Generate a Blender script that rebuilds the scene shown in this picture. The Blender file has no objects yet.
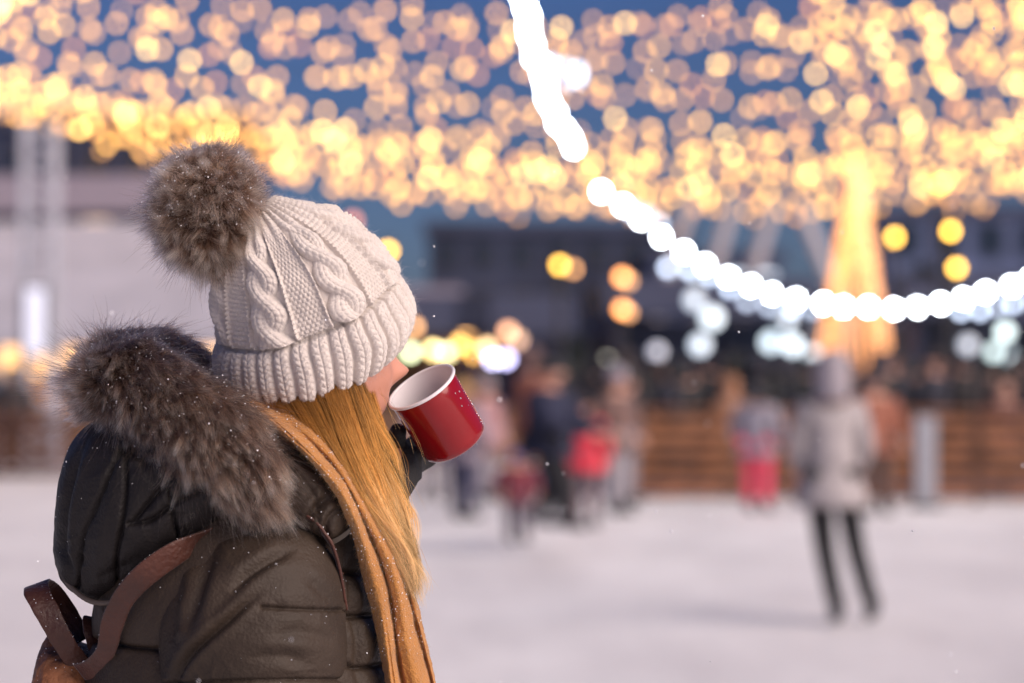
import bpy, bmesh, math, random
import numpy as np
from mathutils import Vector, Matrix, noise as mnoise

random.seed(11)
rng = np.random.default_rng(11)
SC = bpy.context.scene
COL = SC.collection
R = math.radians

# ------------------------------------------------------------------ camera
F_PX = 85.0 / 36.0 * 1024.0            # focal length in pixels of the frame
CAM_Z = 1.62
PITCH = math.atan((375 - 341.5) / F_PX)
cam_d = bpy.data.cameras.new("camera")
cam = bpy.data.objects.new("camera", cam_d)
COL.objects.link(cam)
cam.location = (0, 0, CAM_Z)
cam.rotation_euler = (math.pi / 2 + PITCH, 0, 0)
cam_d.lens = 85
cam_d.sensor_width = 36
cam_d.clip_start = 0.05
cam_d.clip_end = 2000
cam_d.dof.use_dof = True
cam_d.dof.focus_distance = 2.86
cam_d.dof.aperture_fstop = 2.7
cam_d.dof.aperture_blades = 0
SC.camera = cam

# ------------------------------------------------------------------ light and exposure
world = bpy.data.worlds.new("World")
SC.world = world
world.use_nodes = True
wn = world.node_tree
bg = wn.nodes["Background"]
sky = wn.nodes.new("ShaderNodeTexSky")
sky.sky_type = 'NISHITA'
sky.sun_disc = False
SUN_EL, SUN_AZ = R(32.0), R(125.0)        # azimuth clockwise from +Y: behind the camera, to the right
sky.sun_elevation = SUN_EL
sky.sun_rotation = SUN_AZ
sky.air_density = 1.3
sky.dust_density = 0.6
sky.ozone_density = 3.0
dusk = wn.nodes.new("ShaderNodeMix"); dusk.data_type = 'RGBA'; dusk.blend_type = 'MULTIPLY'   # blue hour tint
dusk.inputs["Factor"].default_value = 1.0
dusk.inputs["B"].default_value = (0.29, 0.40, 0.82, 1)
wn.links.new(sky.outputs[0], dusk.inputs["A"])
wn.links.new(dusk.outputs["Result"], bg.inputs[0])
bg.inputs[1].default_value = 0.043
sun_l = bpy.data.lights.new("sun", 'SUN')
sun_l.energy = 3.15
sun_l.angle = R(60)
sun_l.color = (1.0, 0.83, 0.71)
sun = bpy.data.objects.new("sun", sun_l)
COL.objects.link(sun)
sd = Vector((math.sin(SUN_AZ) * math.cos(SUN_EL), math.cos(SUN_AZ) * math.cos(SUN_EL), math.sin(SUN_EL)))
sun.rotation_euler = (-sd).to_track_quat('-Z', 'Y').to_euler()
SC.view_settings.view_transform = 'Standard'
SC.view_settings.look = 'None'
SC.view_settings.gamma = 1
SC.view_settings.exposure = 0.68
cy = SC.cycles
cy.use_denoising = True
cy.use_adaptive_sampling = False
cy.max_bounces = 6
cy.diffuse_bounces = 3
cy.glossy_bounces = 3
cy.transmission_bounces = 4
cy.transparent_max_bounces = 8
cy.sample_clamp_indirect = 4
cy.caustics_reflective = False
cy.caustics_refractive = False

# ------------------------------------------------------------------ helpers
CT, ST = math.cos(PITCH), math.sin(PITCH)
def P(px, py, Y):
    """point at ground distance Y seen at pixel (px, py): used to measure the place off the photograph"""
    rx, ru = (px - 512) / F_PX, (341.5 - py) / F_PX
    d = Vector((rx, CT - ru * ST, ST + ru * CT))
    return Vector((0, 0, CAM_Z)) + d * (Y / d.y)
def PX(px, Y): return (px - 512) / F_PX * Y
def PZ(py, Y): return P(512, py, Y).z
def project(v):
    """numpy (...,3) -> pixel coordinates, for laying seams out"""
    x, y, z = v[..., 0], v[..., 1], v[..., 2] - CAM_Z
    f = y * CT + z * ST
    u = -y * ST + z * CT
    return 512 + F_PX * x / f, 341.5 - F_PX * u / f

def tag(o, label=None, cat=None, group=None, kind=None):
    if label: o["label"] = label
    if cat: o["category"] = cat
    if group: o["group"] = group
    if kind: o["kind"] = kind
    return o
def link(o, parent=None):
    COL.objects.link(o)
    if parent: o.parent = parent
    return o
def empty(name, loc=(0, 0, 0), rz=0.0):
    o = bpy.data.objects.new(name, None)
    o.empty_display_size = 0.1
    o.location = loc; o.rotation_euler = (0, 0, rz)
    return link(o)
def copy_tree(o, parent=None):
    c = o.copy(); COL.objects.link(c); c.parent = parent
    for k in list(CH.get(o.name, ())) if False else [x for x in o.children]:
        copy_tree(k, c)
    return c
CH = {}

def nodes_of(name):
    m = bpy.data.materials.new(name); m.use_nodes = True
    nt = m.node_tree
    return m, nt, nt.nodes["Principled BSDF"]
def mat(name, col, rough=0.6, metal=0.0, var=0.12, scale=6.0, bump=0.0, bscale=40.0, spec=0.5, sheen=0.0, col2=None, coat=0.0):
    m, nt, b = nodes_of(name)
    tc = nt.nodes.new("ShaderNodeTexCoord")
    nz = nt.nodes.new("ShaderNodeTexNoise"); nz.inputs["Scale"].default_value = scale; nz.inputs["Detail"].default_value = 5
    nt.links.new(tc.outputs["Object"], nz.inputs["Vector"])
    rmp = nt.nodes.new("ShaderNodeValToRGB")
    a = [max(0, c * (1 - var)) for c in col]; z = [min(1, c * (1 + var)) for c in (col2 or col)]
    rmp.color_ramp.elements[0].color = (*a, 1); rmp.color_ramp.elements[0].position = 0.35
    rmp.color_ramp.elements[1].color = (*z, 1); rmp.color_ramp.elements[1].position = 0.68
    nt.links.new(nz.outputs["Fac"], rmp.inputs["Fac"]); nt.links.new(rmp.outputs["Color"], b.inputs["Base Color"])
    b.inputs["Roughness"].default_value = rough; b.inputs["Metallic"].default_value = metal
    b.inputs["Specular IOR Level"].default_value = spec
    b.inputs["Sheen Weight"].default_value = sheen; b.inputs["Sheen Roughness"].default_value = 0.4
    b.inputs["Coat Weight"].default_value = coat
    if bump:
        n2 = nt.nodes.new("ShaderNodeTexNoise"); n2.inputs["Scale"].default_value = bscale; n2.inputs["Detail"].default_value = 4
        bp = nt.nodes.new("ShaderNodeBump"); bp.inputs["Strength"].default_value = bump; bp.inputs["Distance"].default_value = 0.01
        nt.links.new(tc.outputs["Object"], n2.inputs["Vector"]); nt.links.new(n2.outputs["Fac"], bp.inputs["Height"])
        nt.links.new(bp.outputs["Normal"], b.inputs["Normal"])
    return m
def glow(name, col, strength, base=(0.8, 0.8, 0.8)):
    m, nt, b = nodes_of(name)
    b.inputs["Base Color"].default_value = (*base, 1)
    b.inputs["Emission Color"].default_value = (*col, 1)
    b.inputs["Emission Strength"].default_value = strength
    return m

class MB:
    """collects shapes and links them as one mesh object"""
    def __init__(s): s.bm = bmesh.new()
    def box(s, x0, x1, y0, y1, z0, z1, bev=0.0, rot=None, at=None):
        c = Vector(((x0 + x1) / 2, (y0 + y1) / 2, (z0 + z1) / 2))
        g = bmesh.ops.create_cube(s.bm, size=1.0)["verts"]
        for v in g: v.co = Vector((v.co.x * (x1 - x0), v.co.y * (y1 - y0), v.co.z * (z1 - z0)))
        if bev:
            es = list({e for v in g for e in v.link_edges})
            r = bmesh.ops.bevel(s.bm, geom=es, offset=bev, segments=2, affect='EDGES', profile=0.6)
            g = list({v for f in r["faces"] for v in f.verts} | {v for v in g if v.is_valid})
        M = Matrix.Translation(c) @ (rot or Matrix.Identity(4))
        for v in g: v.co = M @ v.co
        return s
    def tube(s, a, b, r0, r1=None, n=10, caps=True):
        a, b = Vector(a), Vector(b); r1 = r0 if r1 is None else r1
        d = (b - a); q = d.to_track_quat('Z', 'Y').to_matrix()
        A, B = [], []
        for i in range(n):
            t = 2 * math.pi * i / n; o = q @ Vector((math.cos(t), math.sin(t), 0))
            A.append(s.bm.verts.new(a + o * r0)); B.append(s.bm.verts.new(b + o * r1))
        for i in range(n): s.bm.faces.new((A[i], A[(i + 1) % n], B[(i + 1) % n], B[i]))
        if caps: s.bm.faces.new(A[::-1]); s.bm.faces.new(B)
        return s
    def path(s, pts, r, n=8):
        for a, b in zip(pts[:-1], pts[1:]): s.tube(a, b, r, r, n)
        return s
    def ball(s, c, r, sub=2, sc=(1, 1, 1)):
        g = bmesh.ops.create_icosphere(s.bm, subdivisions=sub, radius=1.0)["verts"]
        for v in g: v.co = Vector((v.co.x * r * sc[0] + c[0], v.co.y * r * sc[1] + c[1], v.co.z * r * sc[2] + c[2]))
        return s
    def poly(s, pts, thick):
        """outline in x-z, extruded along y by thick"""
        f = [s.bm.verts.new(p) for p in pts]; b = [s.bm.verts.new((p[0], p[1] + thick, p[2])) for p in pts]
        n = len(pts); s.bm.faces.new(f); s.bm.faces.new(b[::-1])
        for i in range(n): s.bm.faces.new((f[i], b[i], b[(i + 1) % n], f[(i + 1) % n]))
        return s
    def mesh(s, name, m, smooth=False):
        me = bpy.data.meshes.new(name)
        bmesh.ops.recalc_face_normals(s.bm, faces=s.bm.faces)
        s.bm.to_mesh(me); s.bm.free()
        me.materials.append(m)
        if smooth: me.polygons.foreach_set("use_smooth", [True] * len(me.polygons))
        return me
    def build(s, name, m, parent=None, smooth=False):
        return link(bpy.data.objects.new(name, s.mesh(name, m, smooth)), parent)

def mesh_np(name, verts, faces, m, parent=None, smooth=True):
    me = bpy.data.meshes.new(name)
    verts = np.asarray(verts, dtype=np.float32).reshape(-1, 3)
    faces = np.asarray(faces, dtype=np.int32)
    me.vertices.add(len(verts)); me.vertices.foreach_set("co", verts.ravel())
    nf, k = faces.shape
    me.loops.add(nf * k); me.loops.foreach_set("vertex_index", faces.ravel())
    me.polygons.add(nf)
    me.polygons.foreach_set("loop_start", np.arange(nf, dtype=np.int32) * k)
    me.polygons.foreach_set("loop_total", np.full(nf, k, dtype=np.int32))
    me.update(calc_edges=True); me.validate()
    me.polygons.foreach_set("use_smooth", np.full(nf, smooth))
    me.materials.append(m)
    return link(bpy.data.objects.new(name, me), parent)

def skin_bake(name, pts, edges, radii, m, levels=1):
    me = bpy.data.meshes.new(name)
    me.from_pydata([tuple(p) for p in pts], edges, [])
    o = bpy.data.objects.new(name, me); COL.objects.link(o)
    md = o.modifiers.new("skin", 'SKIN'); md.use_smooth_shade = True
    sl = me.skin_vertices[0].data
    for i, r in enumerate(radii):
        sl[i].radius = (r, r) if not isinstance(r, tuple) else r
        sl[i].use_root = (i == 0)
    sb = o.modifiers.new("sub", 'SUBSURF'); sb.levels = levels; sb.render_levels = levels
    dg = bpy.context.evaluated_depsgraph_get(); dg.update()
    out = bpy.data.meshes.new_from_object(o.evaluated_get(dg))
    bpy.data.objects.remove(o); bpy.data.meshes.remove(me)
    out.name = name; out.materials.clear(); out.materials.append(m)
    out.polygons.foreach_set("use_smooth", [True] * len(out.polygons))
    return out

def head_verts(fwd, up, centre, scale=1.0, nu=64, nv=48):
    """a head with brow, nose, lips, chin, ears as one closed sheet: returns verts, quads"""
    fwd = Vector(fwd).normalized(); up = (Vector(up) - Vector(up).dot(fwd) * fwd).normalized(); side = fwd.cross(up)
    th = np.linspace(0, 2 * np.pi, nu, endpoint=False); ph = np.linspace(0.02, np.pi - 0.02, nv)
    T, Q = np.meshgrid(th, ph)
    f = np.sin(Q) * np.cos(T); s = np.sin(Q) * np.sin(T); u = np.cos(Q)
    g = lambda x, c, w: np.exp(-((x - c) / w) ** 2)
    X = f * 0.094; S = s * 0.074; U = u * 0.116
    low = np.clip((-U - 0.02) / 0.09, 0, 1)
    S = S * (1 - 0.32 * low); X = np.where(f < 0, X * (1 - 0.42 * low), X * (1 - 0.06 * low))
    front = np.clip(f, 0, 1) ** 0.8
    X += 0.030 * g(U, -0.018, 0.013) * g(S, 0, 0.011) * front + 0.014 * g(U, 0.006, 0.022) * g(S, 0, 0.008) * front
    X -= 0.011 * g(U, 0.016, 0.013) * (g(S, 0.031, 0.014) + g(S, -0.031, 0.014)) * front
    X += 0.006 * g(U, 0.016, 0.007) * (g(S, 0.031, 0.009) + g(S, -0.031, 0.009)) * front
    X += 0.005 * g(U, 0.036, 0.008) * g(np.abs(S), 0.028, 0.02) * front
    X += (0.007 * g(U, -0.049, 0.005) + 0.008 * g(U, -0.060, 0.005) - 0.003 * g(U, -0.0545, 0.002)) * g(S, 0, 0.019) * front
    X += 0.010 * g(U, -0.088, 0.014) * g(S, 0, 0.018) * front
    S += np.sign(S) * 0.014 * g(U, -0.003, 0.020) * g(X, -0.006, 0.010) * (np.abs(s) > 0.5)
    c = np.array(centre); W = c + scale * (X[..., None] * np.array(fwd) + S[..., None] * np.array(side) + U[..., None] * np.array(up))
    V = W.reshape(-1, 3); Fq = []
    for j in range(nv - 1):
        for i in range(nu):
            a = j * nu + i; b = j * nu + (i + 1) % nu
            Fq.append((a, a + nu, b + nu, b))
    n = len(V)
    V = np.vstack([V, W[0].mean(0), W[-1].mean(0)])
    for i in range(nu):
        Fq.append((n, i, (i + 1) % nu, (i + 1) % nu)); Fq.append((n + 1, (nv - 1) * nu + (i + 1) % nu, (nv - 1) * nu + i, (nv - 1) * nu + i))
    return V, Fq
def fuse(name, base, V, Fq, m, voxel):
    """body skin + head + anything else fused into one continuous surface"""
    bm = bmesh.new(); bm.from_mesh(base)
    vs = [bm.verts.new(p) for p in V]
    for q in Fq:
        q = list(dict.fromkeys(q))
        try: bm.faces.new([vs[i] for i in q])
        except ValueError: pass
    me = bpy.data.meshes.new(name); bm.to_mesh(me); bm.free()
    o = bpy.data.objects.new(name, me); COL.objects.link(o)
    r = o.modifiers.new("remesh", 'REMESH'); r.mode = 'VOXEL'; r.voxel_size = voxel; r.use_smooth_shade = True
    sm = o.modifiers.new("smooth", 'SMOOTH'); sm.factor = 0.4; sm.iterations = 2
    dg = bpy.context.evaluated_depsgraph_get(); dg.update()
    out = bpy.data.meshes.new_from_object(o.evaluated_get(dg))
    bpy.data.objects.remove(o); bpy.data.meshes.remove(me)
    out.name = name; out.materials.clear(); out.materials.append(m)
    out.polygons.foreach_set("use_smooth", [True] * len(out.polygons))
    return out
# ================================================================== THE PLACE
# ---- ground: trodden snow over the ice rink
def ice_material():
    m, nt, b = nodes_of("rink_ice")
    tc = nt.nodes.new("ShaderNodeTexCoord")
    n1 = nt.nodes.new("ShaderNodeTexNoise"); n1.inputs["Scale"].default_value = 0.8; n1.inputs["Detail"].default_value = 10; n1.inputs["Roughness"].default_value = .65
    mp = nt.nodes.new("ShaderNodeMapping"); mp.inputs["Scale"].default_value = (1, 0.35, 1)
    nt.links.new(tc.outputs["Object"], mp.inputs["Vector"]); nt.links.new(mp.outputs[0], n1.inputs["Vector"])
    r = nt.nodes.new("ShaderNodeValToRGB")
    r.color_ramp.elements[0].position = 0.3; r.color_ramp.elements[0].color = (0.64, 0.62, 0.63, 1)
    r.color_ramp.elements[1].position = 0.7; r.color_ramp.elements[1].color = (0.90, 0.88, 0.88, 1)
    nt.links.new(n1.outputs["Fac"], r.inputs["Fac"]); nt.links.new(r.outputs[0], b.inputs["Base Color"])
    n2 = nt.nodes.new("ShaderNodeTexNoise"); n2.inputs["Scale"].default_value = 9; n2.inputs["Detail"].default_value = 8
    nt.links.new(tc.outputs["Object"], n2.inputs["Vector"])
    bp = nt.nodes.new("ShaderNodeBump"); bp.inputs["Strength"].default_value = 0.4; bp.inputs["Distance"].default_value = 0.03
    nt.links.new(n2.outputs["Fac"], bp.inputs["Height"]); nt.links.new(bp.outputs[0], b.inputs["Normal"])
    b.inputs["Roughness"].default_value = 0.55; b.inputs["Specular IOR Level"].default_value = 0.3
    return m
g = MB(); g.box(-400, 400, -60, 900, -0.3, 0.0)
tag(g.build("ice_ground", ice_material()), kind="structure")

M = {
 'board': mat("fence_board", (0.20, 0.082, 0.038), 0.6, var=0.35, scale=3, bump=0.3, bscale=20, col2=(0.28, 0.115, 0.05)),
 'board_dark': mat("fence_board_dark", (0.12, 0.045, 0.022), 0.6, var=0.3, scale=3),
 'post': mat("fence_post_wood", (0.12, 0.06, 0.035), 0.7),
 'grey_metal': mat("grey_metal", (0.35, 0.36, 0.40), 0.5, metal=0.3),
 'white_metal': mat("white_metal", (0.42, 0.43, 0.50), 0.45, metal=0.1),
 'dark_metal': mat("dark_metal", (0.03, 0.03, 0.035), 0.5, metal=0.5),
 'wire': mat("black_wire", (0.02, 0.02, 0.02), 0.6),
 'navy_wall': mat("navy_wall", (0.022, 0.034, 0.085), 0.8, var=0.3, scale=0.4),
 'slate_wall': mat("slate_wall", (0.045, 0.055, 0.10), 0.8, var=0.25, scale=0.3),
 'blue_wall': mat("blue_wall", (0.10, 0.13, 0.24), 0.8, var=0.2, scale=0.3),
 'mauve_trim': mat("mauve_trim", (0.27, 0.24, 0.30), 0.7, var=0.15),
 'canvas': mat("white_canvas", (0.40, 0.40, 0.47), 0.8, var=0.12, scale=0.8, sheen=0.2),
 'stall_wood': mat("stall_wood", (0.20, 0.10, 0.05), 0.7, var=0.3),
 'glass_dark': mat("dark_glass", (0.02, 0.03, 0.05), 0.15, spec=0.6),
 'fir': mat("fir_green", (0.035, 0.05, 0.045), 0.9, var=0.3, scale=3),
 'trunk': mat("trunk_brown", (0.05, 0.035, 0.025), 0.9),
}
WARM, WARM2 = (1.0, 0.62, 0.26), (1.0, 0.72, 0.38)

# ---- rink fence: boards on posts, a bent line; each run of it is a thing
def fence_run(x0, y0, x1, y1, top0, top1, label):
    L = math.hypot(x1 - x0, y1 - y0); n = max(1, round(L / 2.0))
    t = empty("rink_fence", (x0, y0, 0), math.atan2(y1 - y0, x1 - x0))
    for i in range(n):
        a, b = L * i / n, L * (i + 1) / n; zt = top0 + (top1 - top0) * (i + .5) / n
        m = MB(); k = 6
        for j in range(k):
            z = 0.06 + (zt - 0.08) * j / k
            m.box(a + 0.05, b - 0.05, -0.015 + 0.004 * random.random(), 0.015, z, z + (zt - 0.08) / k - 0.055, bev=0.004)
        m.build("board_panel", M['board'] if random.random() < 0.7 else M['board_dark'], t)
    for i in range(n + 1):
        MB().box(L * i / n - 0.045, L * i / n + 0.045, 0.017, 0.107, 0, max(top0, top1) - 0.03, bev=0.005).build("post", M['post'], t)
    MB().box(0, L, -0.05, 0.12, max(top0, top1), max(top0, top1) + 0.035, bev=0.006).build("top_rail", M['board'], t)
    tag(t, label, "fence", "wooden boards round the rink")
fence_run(-9.6, 38.2, PX(75, 37), 37.0, 1.05, 1.08, "brown board fence behind the left edge of the ice, past the fur hood")
fence_run(PX(628, 31), 31.2, 10.2, 29.6, 1.16, 1.16, "long orange brown board fence across the right side of the rink")

fence_run(-30, 42, -9.8, 38.24, 1.05, 1.05, "brown board fence running on beyond the left edge of the photo")
fence_run(10.4, 29.56, 30, 26, 1.16, 1.16, "brown board fence running on beyond the right edge of the photo")
# ---- pale gate block and grey bollard post by the fence
p = empty("fence_pylon", (PX(925, 29.4), 29.4, 0))
MB().box(-0.12, 0.12, -0.08, 0.08, 0.05, 1.12, bev=0.02).build("pylon_body", M['grey_metal'], p)
MB().box(-0.18, 0.18, -0.14, 0.14, 0.0, 0.05, bev=0.01).build("foot_plate", M['dark_metal'], p)
tag(p, "pale grey upright pylon in front of the brown fence, right of the skater", "pylon")

# ---- white marquee on the left with a lit counter below
def marquee(px0, px1, py_ridge, py_eave, Y, label):
    x0, x1 = PX(px0, Y), PX(px1, Y)
    zr, ze = PZ(py_ridge, Y + 5), PZ(py_eave, Y)
    t = empty("marquee", ((x0 + x1) / 2, Y, 0)); w = (x1 - x0) / 2
    m = MB(); n = 14
    for i in range(n):
        for (ya, za, yb, zb) in ((0, ze, 5, zr), (5, zr, 10, ze)):
            xa, xb = -w + 2 * w * i / n, -w + 2 * w * (i + 1) / n
            sag = 0.05 * (i % 2)
            v = [m.bm.verts.new(c) for c in ((xa, ya, za), (xb, ya, za), (xb, yb, zb), (xa, yb, zb))]; m.bm.faces.new(v)
            v = [m.bm.verts.new(c) for c in ((xa, ya, za - .03), (xb, ya, za - .03), (xb, yb, zb - .03), (xa, yb, zb - .03))]; m.bm.faces.new(v[::-1])
    m.build("roof", M['canvas'], t)
    m = MB()
    m.box(-w, w, -0.03, 0.0, ze - 0.32, ze - 0.003)
    m.build("valance", M['canvas'], t)
    for i in range(6): MB().tube((-w + 0.1 + (2 * w - .2) * i / 5, 0.15, 0), (-w + 0.1 + (2 * w - .2) * i / 5, 0.15, ze), 0.05).build("pole", M['white_metal'], t)
    MB().box(-w + .2, w - .2, 0.6, 1.2, 0.0, 1.0, bev=.01).build("counter", M['stall_wood'], t)
    MB().box(-w + .2, w - .2, 6.0, 6.1, 0.0, ze).build("back_wall", mat("lit_plank_wall", (0.75, 0.42, 0.12), .7, var=.2), t)  # warm glow of the stall painted into the planks' bright orange base colour
    for i in range(8):
        x = -w + 0.5 + (2 * w - 1.0) * i / 7
        MB().ball((x, 4.6, ze - 0.55), 0.34, 2).build("lamp", glow("marquee_lamp", (1, .50, .14), 1.5), t, True)
    tag(t, label, "marquee")
marquee(-70, 250, 222, 330, 45, "big white canvas marquee with orange lit counter, left of the woman")

# ---- buildings far behind
def building(px0, px1, py_top, Y, depth, wall, label, rows=3, cols=6, win=None, lit=0.0, litmat=None, cornice=None, ww=0.6, band=None):
    x0, x1, zt = PX(px0, Y), PX(px1, Y), PZ(py_top, Y)
    t = empty("building", ((x0 + x1) / 2, Y, 0)); w = (x1 - x0) / 2
    MB().box(-w, w, 0, depth, 0, zt).build("wall", wall, t)
    MB().box(-w - .2, w + .2, -.25, depth + .2, zt + .003, zt + .4).build("cornice", cornice or M['mauve_trim'], t)
    if band:
        MB().box(-w - .1, w + .1, -.35, -.11, PZ(band[1], Y), PZ(band[0], Y), bev=.03).build("balcony_band", M['mauve_trim'], t)
    cw, rh = 2 * w / cols, zt / rows
    for r in range(rows):
        for c in range(cols):
            x = -w + cw * (c + .5); z = rh * (r + .5)
            fw, fh = cw * ww / 2, rh * .3
            f = MB(); f.box(x - fw - .08, x + fw + .08, -.10, -.003, z - fh - .1, z - fh - .003); f.box(x - fw - .08, x + fw + .08, -.10, -.003, z + fh + .003, z + fh + .1)
            f.box(x - fw - .08, x - fw - .003, -.09, -.003, z - fh, z + fh); f.box(x + fw + .003, x + fw + .08, -.09, -.003, z - fh, z + fh)
            f = f.build("window", M['slate_wall'], t)
            on = random.random() < lit
            MB().box(x - fw, x + fw, -.05, -.003, z - fh, z + fh).build("pane", litmat if on else M['glass_dark'], f)
    return tag(t, label, "building")
LITW = glow("lit_window_warm", (1.0, .62, .3), 0.9)
LITC = glow("lit_window_cool", (.70, .85, 1.0), 1.0)
building(-120, 235, 128, 64, 9, M['navy_wall'], "dark navy building with a pale mauve balcony band behind the marquee", 4, 9, lit=.05, litmat=LITW, cornice=M['slate_wall'], band=(176, 213))
building(300, 455, 300, 78, 12, M['blue_wall'], "low blue grey building behind the knitted hat", 2, 5, lit=.1, litmat=LITW)
building(428, 690, 232, 92, 14, M['slate_wall'], "dark slate building in the middle distance above the red mug", 4, 7, lit=0, litmat=LITW, cornice=M['slate_wall'])
building(655, 780, 262, 84, 10, M['blue_wall'], "blue grey building with big cool lit windows left of the golden light cone", 3, 4, lit=.6, litmat=LITC, cornice=M['slate_wall'], ww=.7)
building(885, 1180, 215, 96, 12, M['blue_wall'], "wide dusky blue building behind the right hand lamps", 4, 7, lit=.12, litmat=LITC, cornice=M['slate_wall'])

for (a, b, t_, Y, lab) in ((-900, -420, 150, 80, "long navy building well left of the marquee"), (-400, -150, 60, 90, "tall navy building left of the marquee"),
                           (1230, 1500, 130, 92, "tall dusky building beyond the right edge"), (1520, 2100, 230, 84, "low dusky building far beyond the right edge")):
    building(a, b, t_, Y, 10, M['navy_wall'] if a < 0 else M['blue_wall'], lab, 4, 6, lit=.25, litmat=LITW, cornice=M['slate_wall'])
# ---- slanting pale struts of a pavilion roof, left of the cone
def pavilion():
    Y = 58
    t = empty("pavilion_frame", (PX(735, Y), Y, 0)); ox = PX(735, Y)
    for a, b in (((735, 195), (695, 330)), ((775, 200), (735, 335)), ((800, 205), (850, 330)), ((690, 200), (655, 320))):
        q0, q1 = P(*a, Y), P(*b, Y)
        MB().tube((q0.x - ox, 0, q0.z), (q1.x - ox, 0, q1.z), 0.16, n=10).build("strut", M['white_metal'], t)
        MB().tube((q1.x - ox, 0, q1.z), (q1.x - ox, 0, 0), 0.14, n=10).build("post", M['white_metal'], t)
    q0, q1 = P(680, 332, Y), P(860, 332, Y)
    MB().box(q0.x - ox, q1.x - ox, 0.2, 0.4, q0.z - .15, q0.z + .1).build("cross_beam", M['grey_metal'], t)
    tag(t, "pale slanting steel frame of a pavilion left of the golden light cone", "pavilion")
pavilion()

# ---- lattice mast on the left
def mast():
    Y = 40; x = PX(40, Y); zt = PZ(122, Y)
    t = empty("lattice_mast", (x, Y, 0)); h = 0.24
    for sx in (-1, 1):
        for sy in (-1, 1): MB().tube((sx * h, sy * h, 0), (sx * h, sy * h, zt), 0.05, n=8).build("chord", M['white_metal'], t)
    m = MB(); k = 22
    for i in range(k):
        z0, z1 = zt * i / k, zt * (i + 1) / k; s = 1 if i % 2 else -1
        for sy in (-1, 1): m.tube((-s * h, sy * h, z0), (s * h, sy * h, z1), 0.028, n=6)
        for sx in (-1, 1): m.tube((sx * h, -s * h, z0), (sx * h, s * h, z1), 0.028, n=6)
    m.build("lacing", M['white_metal'], t)
    z = PZ(322, Y)
    f = MB().box(-.18, .18, -.42, -.27, z - .58, z + .58, bev=.02).build("floodlight", M['dark_metal'], t)
    MB().box(-.15, .15, -.435, -.423, z - .55, z + .55).build("lens", glow("flood_lens", (.55, .62, .95), .4), f)
    tag(t, "tall pale lattice mast with a bluish floodlight, left edge of the photo", "mast")
mast()

# ---- lamps
def lamp_post(px, ys, Y, col, e, r, label, arm=0.35, group="yellow lamps round the rink", post=True, twin=0.0):
    x = PX(px, Y); zs = [PZ(y, Y) for y in ys]
    t = empty("street_lamp", (x, Y, 0)); top = max(zs) + r + .15
    if post:
        MB().tube((0, 0.3, 0), (0, 0.3, top), .06, .045).build("post", M['dark_metal'], t)
        MB().tube((0, 0.3, 0), (0, 0.3, .5), .11, .09).build("post_base", M['dark_metal'], t)
    for z in zs:
        a = MB().tube((0, 0.3, z + r + .1), (0, 0, z + r + .1), .025).tube((0, 0, z + r + .1), (0, 0, z + r * .9), .02)
        a.build("arm", M['dark_metal'], t)
        MB().ball((0, 0, z), r, 2, (1, 1, 1.1)).build("globe", glow("lamp_globe", col, e), t, True)
        MB().tube((0, 0, z + r * .92), (0, 0, z + r * 1.2), r * .5, r * .25).build("cap", M['dark_metal'], t)
        if twin: MB().ball((PX(512 + twin, Y), .5, z - .05), r * .9, 2).build("globe", glow("lamp_globe_dim", (1, .42, .1), e * .45), t, True)
    tag(t, label, "lamp", group)
YEL, AMB = (1.0, .50, .030), (1.0, .33, .045)
lamp_post(388, [251], 40, YEL, 10, .07, "bright yellow lamp just right of the white hat")
lamp_post(353, [221], 46, (1, .2, .05), 1.8, .09, "dim reddish brown lamp above the hat's brim")
lamp_post(560, [265], 42, YEL, 9, .07, "amber lamp with a dimmer twin, left of the pair of stacked lamps", twin=14)
lamp_post(622, [277, 309], 42, AMB, 6, .08, "two orange lamps one above the other on a post, middle distance", twin=8)
lamp_post(895, [237], 40, YEL, 9, .07, "single yellow lamp on a post just right of the golden cone", twin=2)
lamp_post(951, [231], 40, YEL, 10, .07, "upper yellow lamp of the two near the right edge")
lamp_post(957, [268], 43, YEL, 10, .075, "lower yellow lamp just above the white festoon near the right edge")
lamp_post(941, [184], 46, YEL, 9, .085, "yellow lamp tangled in the lower edge of the fairy lights, upper right")

# ---- lit market stalls behind the mug
def stall(px, Y, w, wall, lights, label, zroof=2.6, lk=.55):
    x = PX(px, Y); t = empty("market_stall", (x, Y, 0))
    m = MB()
    m.box(-w, w, 1.6, 1.7, 0, zroof - .3).box(-w, -w + .08, 0.003, 1.597, 0, zroof - .3).box(w - .08, w, 0.003, 1.597, 0, zroof - .3)
    m.build("hut_wall", wall, t)
    MB().box(-w + .083, w - .083, 0, .5, 0, 1.0, bev=.01).build("counter", M['stall_wood'], t)
    m = MB()
    for (ya, za, yb, zb) in ((-.4, zroof - .25, .8, zroof + .45), (.8, zroof + .45, 2.0, zroof - .25)):
        q = [m.bm.verts.new(c) for c in ((-w - .2, ya, za), (w + .2, ya, za), (w + .2, yb, zb), (-w - .2, yb, zb),
             (-w - .2, ya, za + .07), (w + .2, ya, za + .07), (w + .2, yb, zb + .07), (-w - .2, yb, zb + .07))]
        for f in ((0, 1, 2, 3), (4, 5, 6, 7), (0, 1, 5, 4), (1, 2, 6, 5), (2, 3, 7, 6), (3, 0, 4, 7)): m.bm.faces.new([q[i] for i in f])
    m.build("roof", M['slate_wall'], t)
    for (px2, py, col, e, r) in lights:
        p = P(px2, py, Y - .45); lp = MB().ball((p.x - x, -.45, p.z), r, 2).build("lamp", glow("stall_lamp", col, e * lk), t, True)
    tag(t, label, "market stall", "lit market stalls beyond the ice")
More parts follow.
